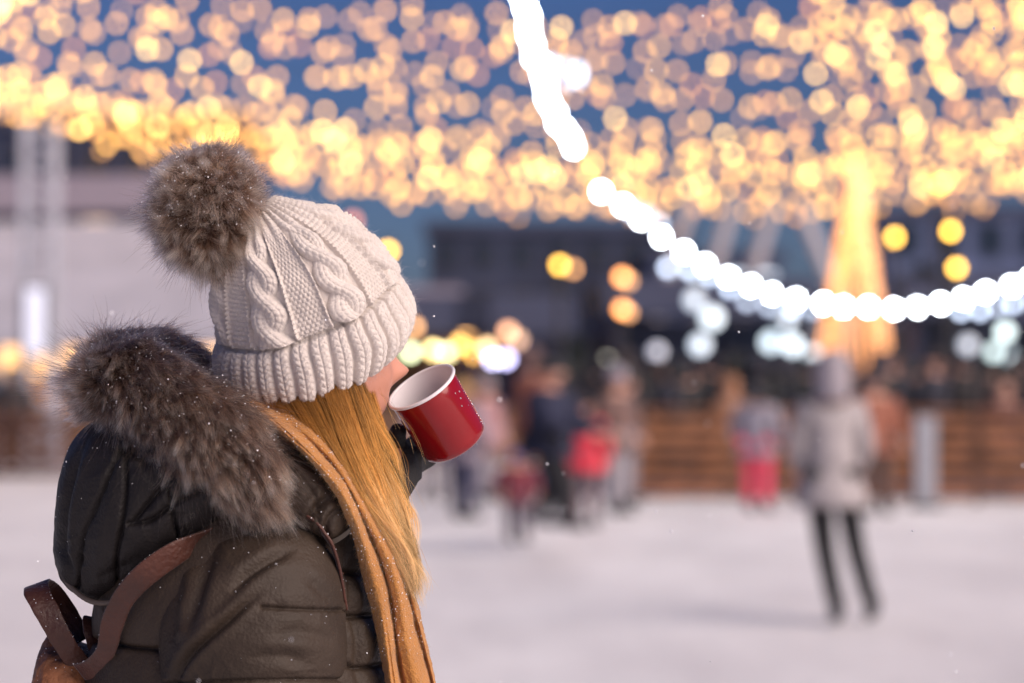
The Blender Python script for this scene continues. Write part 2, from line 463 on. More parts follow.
stall(425, 44, 1.0, M['stall_wood'], [(414, 327, (1, .45, .12), 8, .08), (410, 352, (.9, 1, .55), 9, .09), (433, 350, (1, .7, .25), 13, .09), (446, 353, (1, .85, .4), 8, .1)], "market stall with greenish yellow lamps right behind the woman's face")
stall(470, 46, .9, M['stall_wood'], [(466, 332, (1, .5, .16), 8, .11), (474, 352, (1, .5, .1), 12, .11), (487, 348, (1, .62, .3), 10, .1), (460, 345, (1, .55, .12), 9, .1)], "market stall with orange lamps above the red mug")
stall(515, 44, .9, M['slate_wall'], [(493, 359, (.62, .60, 1), 12, .09), (506, 359, (.58, .55, 1), 12, .09), (530, 356, (.24, .20, .95), 14, .10), (508, 332, (1, .42, .16), 6, .1), (518, 340, (1, .5, .2), 3, .1)], "market stall with white and violet lamps right of the mug")
stall(700, 46, 1.6, M['slate_wall'], [(606, 363, (.85, .85, .6), 4, .12), (657, 352, (.7, .75, .95), 3, .13), (700, 345, (.7, .85, 1), 5, .16), (712, 318, (.75, .9, 1), 6, .18), (694, 300, (.7, .85, 1), 4, .15), (742, 362, (.7, .9, 1), 5, .14)], "market stall with pale blue lamps left of the golden cone", 3.0, .25)
stall(768, 47, .85, M['slate_wall'], [(771, 342, (.75, .9, 1), 7, .16), (792, 345, (.75, .9, 1), 8, .16), (785, 320, (.7, .85, 1), 5, .16), (812, 355, (.75, .9, 1), 4, .14)], "market stall with icy white lamps beside the golden cone's foot", 3.0, .25)
stall(985, 46, 1.3, M['slate_wall'], [(976, 388, (.7, .8, 1), 2, .12), (1005, 332, (.75, .95, .95), 9, .12), (994, 352, (.7, .95, .95), 5, .12), (1012, 358, (.7, .9, 1), 5, .12), (968, 345, (.6, .7, .85), 3, .14), (1003, 377, (1, .6, .4), 2.5, .12)], "market stall with pale green white lamps near the right edge", 3.0, .3)

# ---- dark firs beyond the crowd
def fir(px, Y, h, label):
    t = empty("fir_tree", (PX(px, Y), Y, 0))
    MB().tube((0, 0, 0), (0, 0, h * .9), .16, .03).build("trunk", M['trunk'], t)
    n = 2600; k = rng.random(n) ** .7; rad = (1 - k) * h * .3 * (0.75 + .35 * np.sin(k * 40)) * np.sqrt(rng.random(n))
    a = rng.random(n) * 2 * np.pi
    c = np.stack([rad * np.cos(a), rad * np.sin(a), .4 + k * (h - .4) - rad * .25], 1)
    d = rng.normal(size=(n, 3)) * .5 + np.stack([np.cos(a), np.sin(a), -.3 + 0 * a], 1); d /= np.linalg.norm(d, axis=1)[:, None]
    s = np.cross(d, rng.normal(size=(n, 3))); s /= np.linalg.norm(s, axis=1)[:, None]
    l = .25 + .2 * rng.random((n, 1)); V = np.stack([c - s * .05, c + s * .05, c + d * l], 1).reshape(-1, 3)
    mesh_np("crown", V, np.arange(3 * n).reshape(-1, 3), M['fir'], t, False)
    tag(t, label, "tree", "dark fir trees behind the stalls")
for px, Y, h, lab in ((560, 60, 3.6, "dark fir tree behind the crowd, above the man in the orange brown coat"), (640, 62, 3.2, "low dark fir tree above the plain stretch of fence, left of the icy lamps"), (925, 62, 4.4, "dark fir tree right of the golden cone, under the festoon"), (975, 60, 4.0, "dark fir tree behind the stall near the right edge")):
    fir(px, Y, h, lab)

# ---- golden cone of lights
def light_cone():
    Y = 50; t = empty("light_cone_tree", (PX(855, Y), Y, 0)); zt, zb = PZ(158, Y), 0.9
    prof = [(158, 1.5), (200, 9), (260, 18), (330, 31), (380, 41)]
    MB().tube((0, 0, 0), (0, 0, zt + .2), .09, .05).build("mast", M['dark_metal'], t)
    m = MB()
    def rad(z):
        ys = [PZ(a, Y) for a, _ in prof][::-1]; rs = [PX(512 + b, Y) for _, b in prof][::-1]
        return float(np.interp(z, ys, rs))
    nst = 22; z0 = PZ(378, Y)
    for i in range(nst):
        a = 2 * math.pi * i / nst; pts = []
        for j in range(9):
            z = zt + (z0 - zt) * j / 8; pts.append((rad(z) * math.cos(a), rad(z) * math.sin(a), z))
        m.path(pts, .008, 4)
    m.build("wire", M['wire'], t)
    gm = glow("gold_bulb", (1.0, .33, .025), 1.5)
    bm_ = MB().ball((0, 0, 0), .045, 1).mesh("bulb", gm, True)
    spots = []
    for i in range(nst):
        a = 2 * math.pi * i / nst
        nb = 40
        for j in range(nb):
            z = zt + (z0 - zt) * (j + random.random() * .6) / nb; r_ = rad(z) + random.uniform(-.03, .03)
            spots.append((r_ * math.cos(a), r_ * math.sin(a), z))
    spots.sort(key=lambda q: q[1])
    for q in spots[:100]:
        o = link(bpy.data.objects.new("bulb", bm_), t); o.location = q
    m = MB()
    for q in spots[100:]: m.ball(q, .045, 1)
    tag(m.build("bulbs", gm, t, True), kind="stuff")
    tag(t, "tall golden cone of lights shaped like a Christmas tree, right of centre", "light tree")
light_cone()

# ---- canopy of warm fairy lights: wires slung across the square, bulbs as parts
EB = 0.27
bulb_kinds = []
for e, c, w in ((7, (1, .44, .09), 2), (11, (1, .45, .07), 5), (16, (1, .45, .06), 7), (21, (1, .49, .07), 5), (34, (1, .58, .14), 2), (12, (1, .36, .03), 3)):
    bulb_kinds.append((MB().ball((0, 0, 0), 1.0, 2).mesh("bulb", glow("fairy_bulb", c, e * EB, (.9, .7, .5)), True), w))
BM_, BW_ = [k for k, _ in bulb_kinds], [w for _, w in bulb_kinds]
CANOPY = "string of warm round fairy lights in the glowing canopy over the rink"
def light_string(pts, spacing, r, label, group, meshes, weights, cat="string lights", jit=.35, wire=M['wire'], keep=lambda p: True, start=None):
    """pts: polyline in the world"""
    pts = [Vector(p) for p in pts]
    w = MB(); w.path(pts, .008, 4)
    o = w.build("light_string", wire)
    tag(o, label, cat, group)
    acc = random.random() * spacing if start is None else start; n = 0
    for a, b in zip(pts[:-1], pts[1:]):
        L = (b - a).length; d = acc
        while d < L:
            q = a.lerp(b, d / L) + Vector((random.uniform(-jit, jit) * .5, random.uniform(-jit, jit), -r - random.random() * jit * .6))
            d += spacing * (1 + jit * random.uniform(-.7, .7))
            if n >= 100 or not keep(q): continue
            k = link(bpy.data.objects.new("bulb", random.choices(meshes, weights)[0]), o); k.location = q; k.scale = (r, r, r * 1.1); n += 1
        acc = d - L
    return o
def inview(q, mx=190):
    a, b = project(np.array([q.x, q.y, q.z])); return -mx < a < 1024 + mx and b > -mx
rows = []   # (distance, y of the row at left edge, middle, right edge)
def row(yl, ym, yr, Y, sp, bright=None, amp=10):
    pts = []
    ph = random.random() * 6
    for i in range(41):
        px = -190 + 1400 * i / 40; t = (px) / 1024
        y = (1 - t) * (1 - 2 * t) * yl + 4 * t * (1 - t) * ym + t * (2 * t - 1) * yr + amp * abs(math.sin(px / 95 + ph)) 
        Yd = Y + 5 * (t - .5)
        pts.append(P(px, y, Yd))
    wts = bright or BW_
    light_string(pts, sp * Y / F_PX, 0.044 * Y / 40, CANOPY, "warm fairy light canopy", BM_, wts, jit=.4 * Y / 40, keep=inview)
# dense lower band
DIM = [8, 7, 3, 1, 0, 2]
for k, (yl, ym, yr, Y) in enumerate(((100, 190, 172, 60), (92, 178, 165, 58), (86, 160, 150, 56), (80, 150, 136, 54), (74, 140, 124, 52), (70, 132, 112, 50), (62, 122, 104, 49),
                                     (84, 168, 158, 57), (90, 184, 178, 60), (66, 146, 130, 53))):
    row(yl, ym, yr, Y, 19, DIM if k in (0, 1, 8) else None)
for k, (yl, ym, yr, Y) in enumerate(((48, 100, 84, 46), (36, 82, 60, 44), (24, 64, 44, 42), (10, 46, 30, 40), (-4, 30, 12, 38), (-18, 14, -2, 36), (-30, 2, -10, 34))):
    row(yl, ym, yr, Y, 23, None, 12)
# slanting runs toward the right edge
for k, (x0, y0, x1, y1) in enumerate(((815, -20, 880, 190), (870, -20, 925, 185), (925, -20, 965, 180), (975, -30, 1005, 190), (1015, -20, 1030, 185), (-20, 10, 40, -30))):
    Y0_, Y1_ = 36, 56
    pts = [P(x0 + (x1 - x0) * i / 12, y0 + (y1 - y0) * i / 12, Y0_ + (Y1_ - Y0_) * i / 12) for i in range(13)]
    light_string(pts, 1.15, 0.052, CANOPY, "warm fairy light canopy", BM_, BW_, jit=.4, keep=inview)

# ---- white festoons
WB = [MB().ball((0, 0, 0), 1.0, 2).mesh("bulb", glow("white_bulb", (.86, .93, 1.0), e), True) for e in (60, 48)]
WD = [MB().ball((0, 0, 0), 1.0, 2).mesh("bulb", glow("cool_bulb", (.62, .76, 1.0), e), True) for e in (4.5, 2.5)]
def festoon(ctrl, Y0_, Y1_, step, r, label, ms, jit=.05):
    c = np.array(ctrl, float); d = np.r_[0, np.cumsum(np.hypot(*np.diff(c, axis=0).T))]
    n = int(d[-1] / 8); pts = []
    for i in range(n + 1):
        s = d[-1] * i / n
        pts.append(P(float(np.interp(s, d, c[:, 0])), float(np.interp(s, d, c[:, 1])), Y0_ + (Y1_ - Y0_) * i / n))
    light_string(pts, step * (Y0_ + Y1_) / 2 / F_PX, r, label, "white festoons", ms, [1] * len(ms), jit=jit, start=.02)
festoon([(512, -60), (524, 0), (534, 40), (545, 85), (560, 120), (578, 146)], 24, 30, 26, .047, "steep run of big white festoon bulbs coming down from the top edge", WB, .07)
festoon([(600, 186), (640, 212), (668, 236), (700, 258), (735, 277), (775, 291), (815, 299), (850, 303), (890, 304), (930, 301), (965, 294), (1000, 284), (1060, 265)], 30, 32, 26.5, .044, "long sagging run of big white festoon bulbs from the centre to the right edge", WB)
festoon([(550, 60), (568, 62), (584, 68), (572, 78), (556, 74)], 40, 40, 13, .07, "short cluster of cool white bulbs beside the steep white festoon", WD)
festoon([(630, 205), (648, 210), (662, 222)], 42, 42, 17, .08, "short bluish run of bulbs behind the upper end of the long white festoon", WD)
festoon([(668, 262), (705, 268), (750, 298), (785, 303), (830, 306)], 42, 42, 22, .07, "dim bluish run of bulbs behind the middle of the long white festoon", WD)
festoon([(960, 306), (985, 305), (1010, 299), (1040, 296)], 42, 42, 18, .07, "dim bluish run of bulbs behind the right end of the long white festoon", WD)

# ---- people in the distance
SKIN = mat("skin_far", (0.55, 0.30, 0.22), 0.55)
HAIRD = mat("dark_hair", (0.03, 0.02, 0.015), .7)
BOOT = mat("dark_boots", (0.02, 0.02, 0.025), .6)
BASE = {}
POSES = {   # joint tables for a 1.70 m figure facing -Y (towards the camera): feet, knees, elbows, wrists
 'stand': dict(fl=(.10, 0, .07), fr=(-.10, 0, .07), kl=(.10, -.01, .48), kr=(-.10, -.01, .48), el=(.27, .03, 1.12), er=(-.27, .03, 1.12), hl=(.25, -.10, .90), hr=(-.25, -.10, .90)),
 'glide': dict(fl=(-.03, .05, .07), fr=(-.29, -.1, .07), kl=(.04, -.02, .47), kr=(-.18, -.12, .48), el=(.235, .02, 1.12), er=(-.235, .02, 1.12), hl=(.19, -.16, .96), hr=(-.19, -.16, .96)),
 'lean':  dict(fl=(.14, .12, .07), fr=(-.12, -.15, .07), kl=(.12, .0, .46), kr=(-.11, -.16, .47), el=(.28, -.12, 1.10), er=(-.28, -.12, 1.10), hl=(.16, -.38, .98), hr=(-.16, -.38, .98)),
}
def base_meshes(pose):
    if pose in BASE: return BASE[pose]
    j = POSES[pose]; V = Vector
    pel, chest, nb, nk = (0, 0, .93), (0, -.0, 1.24), (0, 0, 1.40), (0, 0, 1.50)
    sl, sr = (.175, 0, 1.385), (-.175, 0, 1.385); hpl, hpr = (.09, 0, .90), (-.09, 0, .90)
    tl, tr = V(j['fl']) + V((0, -.15, -.03)), V(j['fr']) + V((0, -.15, -.03))
    hel, her = V(j['fl']), V(j['fr'])
    pts = [pel, chest, nb, nk, sl, j['el'], j['hl'], sr, j['er'], j['hr'], hpl, j['kl'], hel, tl, hpr, j['kr'], her, tr]
    ed = [(0, 1), (1, 2), (2, 3), (2, 4), (4, 5), (5, 6), (2, 7), (7, 8), (8, 9), (0, 10), (10, 11), (11, 12), (12, 13), (0, 14), (14, 15), (15, 16), (16, 17)]
    rad = [.12, .13, .075, .052, .055, .042, .03, .055, .042, .03, .085, .055, .038, .03, .085, .055, .038, .03]
    # hands: palm, thumb and four fingers
    for w, e, s in ((6, 5, 1), (9, 8, -1)):
        d = (V(pts[w]) - V(pts[e])).normalized(); sd_ = d.cross(V((0, 0, 1))).normalized()
        if sd_.length < .1: sd_ = V((1, 0, 0))
        up_ = sd_.cross(d)
        pts.append(V(pts[w]) + d * .06); rad.append(.028); palm = len(pts) - 1; ed.append((w, palm))
        for k, L in ((-1.2, .06), (-.4, .07), (.4, .065), (1.2, .05)):
            pts.append(V(pts[palm]) + d * .02 + sd_ * k * .02); rad.append(.010); ed.append((palm, len(pts) - 1))
            pts.append(V(pts[palm]) + d * L + sd_ * k * .022 - up_ * .02); rad.append(.008); ed.append((len(pts) - 2, len(pts) - 1))
        pts.append(V(pts[w]) + d * .04 + sd_ * s * .05); rad.append(.011); ed.append((w, len(pts) - 1))
    body = skin_bake("body_base", pts, ed, rad, SKIN, 1)
    hv, hf = head_verts((0, -1, 0), (0, 0, 1), (0, -.015, 1.60), .95, 32, 26)
    body = fuse("body", body, hv, hf, SKIN, .016)
    jk = skin_bake("jacket", [pel, chest, nb, sl, V(j['el']), V(j['el']).lerp(V(j['hl']), .92), sr, V(j['er']), V(j['er']).lerp(V(j['hr']), .92), (0, 0, .84)],
                   [(0, 1), (1, 2), (2, 3), (3, 4), (4, 5), (2, 6), (6, 7), (7, 8), (0, 9)], [(.20, .15), (.19, .15), .10, .085, .07, .055, .085, .07, .055, (.20, .15)], SKIN, 1)
    tr_ = skin_bake("trousers", [pel, hpl, V(j['kl']), hel + V((0, 0, .03)), hpr, V(j['kr']), her + V((0, 0, .03))], [(0, 1), (1, 2), (2, 3), (0, 4), (4, 5), (5, 6)],
                    [.135, .105, .075, .062, .105, .075, .062], SKIN, 1)
    bl = [skin_bake("boot", [f + V((0, 0, .14)), f + V((0, 0, .0)), f + V((0, -.10, -.02)), f + V((0, -.17, -.03))], [(0, 1), (1, 2), (2, 3)], [.06, .058, .048, .036], BOOT, 1) for f in (hel, her)]
    BASE[pose] = (body, jk, tr_, bl); return BASE[pose]
def lathe_mesh(name, prof, m, n=24, sx=1, sy=1, cz=None):
    V, Fq = [], []
    for (r_, z) in prof:
        for i in range(n):
            a = 2 * math.pi * i / n; V.append((r_ * sx * math.cos(a), r_ * sy * math.sin(a), z))
    for j in range(len(prof) - 1):
        for i in range(n): Fq.append((j * n + i, j * n + (i + 1) % n, (j + 1) * n + (i + 1) % n, (j + 1) * n + i))
    me = bpy.data.meshes.new(name); me.from_pydata(V, [], Fq); me.materials.append(m)
    me.polygons.foreach_set("use_smooth", [True] * len(me.polygons)); return me
HATM = lathe_mesh("hat", [(.088, 1.615), (.095, 1.62), (.096, 1.66), (.09, 1.665), (.088, 1.70), (.07, 1.735), (.035, 1.755), (.002, 1.76)], BOOT, sy=1.12)
HAIRM = lathe_mesh("hair", [(.07, 1.47), (.092, 1.50), (.088, 1.60), (.09, 1.66), (.07, 1.705), (.03, 1.722), (.002, 1.724)], HAIRD, sx=.95, sy=1.05)
COATM = lathe_mesh("coat_skirt", [(.17, .98), (.21, .93), (.235, .86), (.25, .77), (.235, .76)], BOOT, sy=.78)
HOODM = lathe_mesh("hood", [(.11, 1.44), (.12, 1.50), (.122, 1.60), (.115, 1.68), (.085, 1.74), (.04, 1.765), (.002, 1.77)], BOOT, sy=1.08)
MC = {}
def cm(col, rough=.75):
    k = tuple(col)
    if k not in MC: MC[k] = mat("cloth", col, rough, var=.15, scale=5, bump=.2, bscale=30)
    return MC[k]
def put(me, name, m, parent, shift=(0, 0, 0)):
    o = link(bpy.data.objects.new(name, me), parent); o.location = shift
    o.material_slots[0].link = 'OBJECT'; o.material_slots[0].material = m; return o
def person(px, Y, label, jacket, trousers, h=1.7, rz=0.0, pose='stand', head='hat', headcol=(.03, .03, .04), coat=False, group=None, fat=1.0, z=0.0, scarf=None):
    b, j, t, bl = base_meshes(pose)
    e = empty("person", (PX(px, Y), Y, z), rz); s = h / 1.7; e.scale = (s * fat, s * fat, s)
    put(b, "body", SKIN, e); put(j, "jacket", cm(jacket), e); put(t, "trousers", cm(trousers), e)
    for k in bl: put(k, "boot", BOOT, e)
    if coat: put(COATM, "coat_skirt", cm(jacket), e)
    if head == 'hat': put(HATM, "hat", cm(headcol), e, (0, .0, 0))
    elif head == 'hair': put(HAIRM, "hair", cm(headcol), e, (0, .028, 0))
    elif head == 'hood': put(HOODM, "hood", cm(headcol), e, (0, .035, 0))
    tag(e, label, "person", group); return e
person(831, 15.7, "skater in a long grey coat and tight black trousers gliding on the ice", (.37, .335, .34), (.006, .006, .008), 1.72, math.pi, 'glide', 'hood', (.30, .27, .30), True, fat=.95)
person(874, 28, "person in a brown jacket standing behind the grey coated skater", (.26, .09, .055), (.10, .06, .05), 1.62, .3, 'stand', 'hat', (.02, .02, .03), fat=1.3)
person(757, 28.5, "child in a grey jacket and bright pink snow trousers before the fence", (.30, .28, .33), (.98, .09, .17), 1.5, 2.6, 'stand', 'hair', (.04, .04, .05), fat=1.25)
person(731, 31.6, "person with a brown hood at the fence behind the child in pink trousers", (.25, .12, .07), (.08, .06, .06), 1.55, .2, 'stand', 'hood', (.30, .13, .06))
person(585, 25.5, "person in a bright red padded jacket among the skaters", (.70, .04, .07), (.22, .16, .17), 1.36, 2.8, 'stand', 'hat', (.03, .02, .025), coat=True, fat=1.15)
person(548, 22, "dark figure in a navy jacket bending over a small child on the ice", (.010, .013, .04), (.006, .006, .010), 1.5, 1.2, 'lean', 'hat', (.015, .015, .02), fat=1.6, z=.222)
person(532, 27, "person in an orange brown jacket behind the navy figure", (.34, .11, .06), (.03, .03, .05), 1.66, 2.2, 'lean', 'hat', (.10, .06, .06), fat=1.15, z=.222)
person(517, 23.5, "small child in a red jacket and blue hat held by the navy figure", (.15, .02, .035), (.05, .035, .06), .86, .4, 'stand', 'hat', (.10, .14, .50), fat=1.5)
person(617, 28, "person in pale grey trousers and brown jacket right of the red jacket", (.14, .08, .07), (.30, .28, .31), 1.66, .8, 'stand', 'hat', (.34, .32, .38), fat=1.1)
person(628, 30, "person in a dark jacket and grey trousers at the left end of the long fence", (.05, .04, .045), (.2, .18, .2), 1.6, 2.0, 'stand', 'hat', (.04, .03, .03))
person(463, 27, "person in a mauve grey coat and dark trousers close behind the mug", (.26, .22, .27), (.06, .06, .11), 1.5, 2.4, 'stand', 'hat', (.5, .3, .12), fat=1.2)
person(486, 31, "person in a pink coat far behind the mug", (.30, .16, .17), (.28, .25, .28), 1.55, .9, 'stand', 'hat', (.3, .27, .3), fat=1.2, coat=True)
person(432, 31, "person in a pale grey coat beyond the ice, left of the mug's foot", (.36, .33, .37), (.2, .19, .22), 1.6, 0, 'stand', 'hat', (.4, .25, .2), fat=1.2, coat=True)
person(1005, 32.5, "person with a bare reddish face behind the fence near the right edge", (.08, .03, .03), (.03, .03, .03), 1.50, 0, 'stand', 'hair', (.30, .13, .09), fat=1.2)
person(12, 38.8, "dark figure behind the board fence at the left edge", (.02, .02, .025), (.02, .02, .02), 1.72, 0, 'stand', 'hood', (.02, .02, .02), fat=1.2)
# the crowd behind the fence
dark = [(.010, .010, .013), (.018, .015, .018), (.014, .014, .026), (.026, .016, .015), (.012, .015, .015), (.05, .04, .045), (.008, .008, .008)]
CR = "spectator in dark winter clothes in the blurred crowd behind the wooden fence"
tag(MB().box(PX(520, 32.2), PX(1100, 32.2), 32.2, 37, 0, .22, bev=.03).build('spectator_terrace', M['slate_wall']), kind='structure')
for i in range(58):
    px = 545 + 500 * i / 57 + random.uniform(-7, 7); Y = random.choice([33, 34.2, 35.4])
    person(px, Y, CR, random.choice(dark), random.choice(dark), random.uniform(1.48, 1.70), random.uniform(-1, 1) + (math.pi if random.random() < .93 else 0), 'stand',
           random.choice(['hat', 'hood', 'hair']), random.choice(dark[:5]), group="crowd behind the fence", fat=1.15, z=.222)
# ================================================================== THE WOMAN IN FRONT
Y0 = 2.90
_tab = rng.random((48, 48, 48)).astype(np.float32)
def vnoise(p, f=1.0, seed=0.0):
    """value noise of (...,3) points, about -1..1"""
    q = np.asarray(p) * f + seed * 7.31
    i = np.floor(q).astype(int); w = q - i; w = w * w * (3 - 2 * w)
    out = 0
    for dx in (0, 1):
        for dy in (0, 1):
            for dz in (0, 1):
                h = _tab[(i[..., 0] + dx) % 48, (i[..., 1] + dy) % 48, (i[..., 2] + dz) % 48]
                out = out + h * (w[..., 0] if dx else 1 - w[..., 0]) * (w[..., 1] if dy else 1 - w[..., 1]) * (w[..., 2] if dz else 1 - w[..., 2])
    return out * 2 - 1
def fbm(p, f, o=4, seed=0.0):
    return sum(vnoise(p, f * 2 ** k, seed + k) / 2 ** k for k in range(o))
def ridged(p, f, seed=0.0):
    return 1 - np.abs(vnoise(p, f, seed)) * 2
def W3(px, py, dep=0.0):
    """array version of P at distance Y0+dep"""
    px, py, dep = np.broadcast_arrays(np.asarray(px, float), np.asarray(py, float), np.asarray(dep, float))
    rx, ru = (px - 512) / F_PX, (341.5 - py) / F_PX
    dy, dz = CT - ru * ST, ST + ru * CT; k = (Y0 + dep) / dy
    return np.stack([rx * k, dy * k, dz * k + CAM_Z], -1)
PXM = Y0 / F_PX                                   # metres per pixel at the woman
def spline(k, n):
    """Catmull-Rom through the rows of k, n samples evenly over the rows"""
    k = np.asarray(k, float); m = len(k); u = np.linspace(0, m - 1, n); i = np.clip(np.floor(u).astype(int), 0, m - 2); t = (u - i)[:, None]
    g = lambda j: k[np.clip(j, 0, m - 1)]
    a, b, c, d = g(i - 1), g(i), g(i + 1), g(i + 2)
    return 0.5 * (2 * b + (c - a) * t + (2 * a - 5 * b + 4 * c - d) * t ** 2 + (3 * b - a - 3 * c + d) * t ** 3)
def loft(secs, nt, nth, power=1.0):
    """secs rows: Lx, Ly, Rx, Ry, depth of the centre (m), depth radius (px), tilt (deg)"""
    s = spline(secs, nt); th = np.linspace(0, 2 * np.pi, nth, endpoint=False)
    C = W3((s[:, 0] + s[:, 2]) / 2, (s[:, 1] + s[:, 3]) / 2, s[:, 4]); k = (Y0 + s[:, 4]) / F_PX
    hx, hy = (s[:, 2] - s[:, 0]) / 2, (s[:, 3] - s[:, 1]) / 2
    U = np.stack([hx * k, 0 * hx, -hy * k], -1); l = np.hypot(hx, hy)
    Wd = np.stack([-hy / l, 0 * hx, -hx / l], -1)
    tau = np.radians(s[:, 6])[:, None]
    V = (np.array([0, -1, 0]) * np.cos(tau) + Wd * np.sin(tau)) * (s[:, 5] * k)[:, None]
    c, d = np.cos(th), np.sin(th)
    if power != 1.0: c, d = np.sign(c) * np.abs(c) ** power, np.sign(d) * np.abs(d) ** power
    return C[:, None] + U[:, None] * c[None, :, None] + V[:, None] * d[None, :, None]
def grid_normals(G):
    du = np.roll(G, -1, 1) - np.roll(G, 1, 1); dt = np.gradient(G, axis=0)
    n = np.cross(du, dt); n /= np.linalg.norm(n, axis=-1, keepdims=True) + 1e-12
    c = G.mean(1, keepdims=True); sgn = np.sign(((G - c) * n).sum(-1).mean()); return n * sgn
def grid_mesh(name, G, m, parent=None, caps=True):
    nt, nh = G.shape[:2]; idx = np.arange(nt * nh).reshape(nt, nh); nx = np.roll(idx, -1, 1)
    Fq = np.stack([idx[:-1], nx[:-1], nx[1:], idx[1:]], -1).reshape(-1, 4); V = G.reshape(-1, 3)
    if caps:
        V = np.vstack([V, G[0].mean(0), G[-1].mean(0)]); n0 = nt * nh
        Fq = np.vstack([Fq, np.stack([np.full(nh, n0), nx[0], idx[0], idx[0]], -1), np.stack([np.full(nh, n0 + 1), idx[-1], nx[-1], nx[-1]], -1)])
        me_v, quads, tris = V, Fq[:-2 * nh], Fq[-2 * nh:, :3]
        bmv = bpy.data.meshes.new(name)
        allf = quads.tolist() + tris.tolist()
        bmv.from_pydata(V.tolist() if len(V) < 5000 else V.astype(np.float32), [], allf)
        bmv.materials.append(m); bmv.polygons.foreach_set("use_smooth", [True] * len(bmv.polygons))
        o = link(bpy.data.objects.new(name, bmv), parent)
    else:
        o = mesh_np(name, V, Fq, m, parent)
    bm = bmesh.new(); bm.from_mesh(o.data); bmesh.ops.recalc_face_normals(bm, faces=bm.faces); bm.to_mesh(o.data); bm.free()
    return o
def dist_poly(x, y, poly):
    best = np.full(x.shape, 1e9)
    for (ax, ay), (bx, by) in zip(poly[:-1], poly[1:]):
        dx, dy = bx - ax, by - ay; t = np.clip(((x - ax) * dx + (y - ay) * dy) / (dx * dx + dy * dy), 0, 1)
        best = np.minimum(best, np.hypot(x - ax - t * dx, y - ay - t * dy))
    return best
def smooth_poly(p, n=40): return [tuple(r) for r in spline(p, n)]
def puff(G, seams, folds=(), depth=4.0, width=2.4, swell=5.0, reach=22, wr=1.6, seed=0, wf=26, stretch=(1, 1, 1)):
    """quilted padding: narrow stitched grooves, swelling between them, puckers and slack folds (all in px at the woman)"""
    n = grid_normals(G); x, y = project(G); front = np.clip((0.25 - n[..., 1]) / 0.4, 0, 1)
    d = np.zeros(G.shape[:2]); near = np.full(d.shape, 1e9)
    for s in seams:
        q = dist_poly(x, y, smooth_poly(s)) ; near = np.minimum(near, q)
    sd = np.where(near > 1e8, 0, 1)
    d += front * sd * (-depth * np.exp(-(near / width) ** 2) + swell * (1 - np.exp(-near / reach)) - swell * .6)
    pk = ridged(G * np.array(stretch), 60, seed + 3) * np.exp(-near / 14)
    d += front * pk * 1.3 * sd
    for (poly, dp, w) in folds:
        sp = smooth_poly(poly); q = dist_poly(x, y, sp)
        e0, e1 = np.array(poly[0]), np.array(poly[-1]); tt = ((x - e0[0]) * (e1 - e0)[0] + (y - e0[1]) * (e1 - e0)[1]) / ((e1 - e0) ** 2).sum()
        fade = np.clip(np.minimum(tt, 1.15 - tt) * 2.6, 0, 1); fade = fade * fade * (3 - 2 * fade)
        d += front * fade * (-dp * np.exp(-(q / w) ** 2) + dp * .38 * np.exp(-((q - w * 2.2) / (w * 1.3)) ** 2))
    Q = G * np.array(stretch)
    d += wr * (1.6 * fbm(Q, wf * .35, 2, seed) + 1.1 * np.maximum(0, ridged(Q + .02 * fbm(G, 20, 2, seed)[..., None], wf, seed + 1)) ** 2 * (0.4 + vnoise(G, 9, seed + 5)) + .35 * fbm(Q, wf * 3, 2, seed + 2))
    return G + n * (d * PXM)[..., None]

# ---- strands
def curves(name, pts, rad, m, parent=None):
    """pts (n,k,3), rad (k,) or (n,k): one Curves object"""
    n, k = pts.shape[:2]
    c = bpy.data.hair_curves.new(name); c.add_curves([k] * n)
    c.attributes["position"].data.foreach_set("vector", np.ascontiguousarray(pts, dtype=np.float32).ravel())
    r = np.broadcast_to(rad, (n, k)).astype(np.float32)
    a = c.attributes.get("radius") or c.attributes.new("radius", 'FLOAT', 'POINT')
    a.data.foreach_set("value", np.ascontiguousarray(r).ravel())
    c.materials.append(m)
    return link(bpy.data.objects.new(name, c), parent)
def hair_mat(name, stops, rough=.35, rad_rough=.4, dark_rand=.5, tint2=None):
    """colour along the strand, each strand a little lighter or darker"""
    m = bpy.data.materials.new(name); m.use_nodes = True; nt = m.node_tree; nt.nodes.clear()
    out = nt.nodes.new("ShaderNodeOutputMaterial"); h = nt.nodes.new("ShaderNodeBsdfHairPrincipled"); h.parametrization = 'COLOR'
    hi = nt.nodes.new("ShaderNodeHairInfo"); rp = nt.nodes.new("ShaderNodeValToRGB")
    el = rp.color_ramp.elements
    while len(el) < len(stops): el.new(0.5)
    for e, (p_, c_) in zip(el, stops): e.position = p_; e.color = (*c_, 1)
    nt.links.new(hi.outputs["Intercept"], rp.inputs["Fac"])
    mr = nt.nodes.new("ShaderNodeMapRange"); mr.inputs["To Min"].default_value = 1 - dark_rand; mr.inputs["To Max"].default_value = 1 + dark_rand * .6
    nt.links.new(hi.outputs["Random"], mr.inputs["Value"])
    at = nt.nodes.new("ShaderNodeAttribute"); at.attribute_name = "tone"; mu = nt.nodes.new("ShaderNodeMath"); mu.operation = 'MULTIPLY'; nt.links.new(mr.outputs[0], mu.inputs[0]); nt.links.new(at.outputs["Fac"], mu.inputs[1])
    hs = nt.nodes.new("ShaderNodeHueSaturation"); nt.links.new(mu.outputs[0], hs.inputs["Value"]); nt.links.new(rp.outputs[0], hs.inputs["Color"])
    nt.links.new(hs.outputs[0], h.inputs["Color"])
    h.inputs["Roughness"].default_value = rough; h.inputs["Radial Roughness"].default_value = rad_rough
    nt.links.new(h.outputs[0], out.inputs["Surface"]); return m
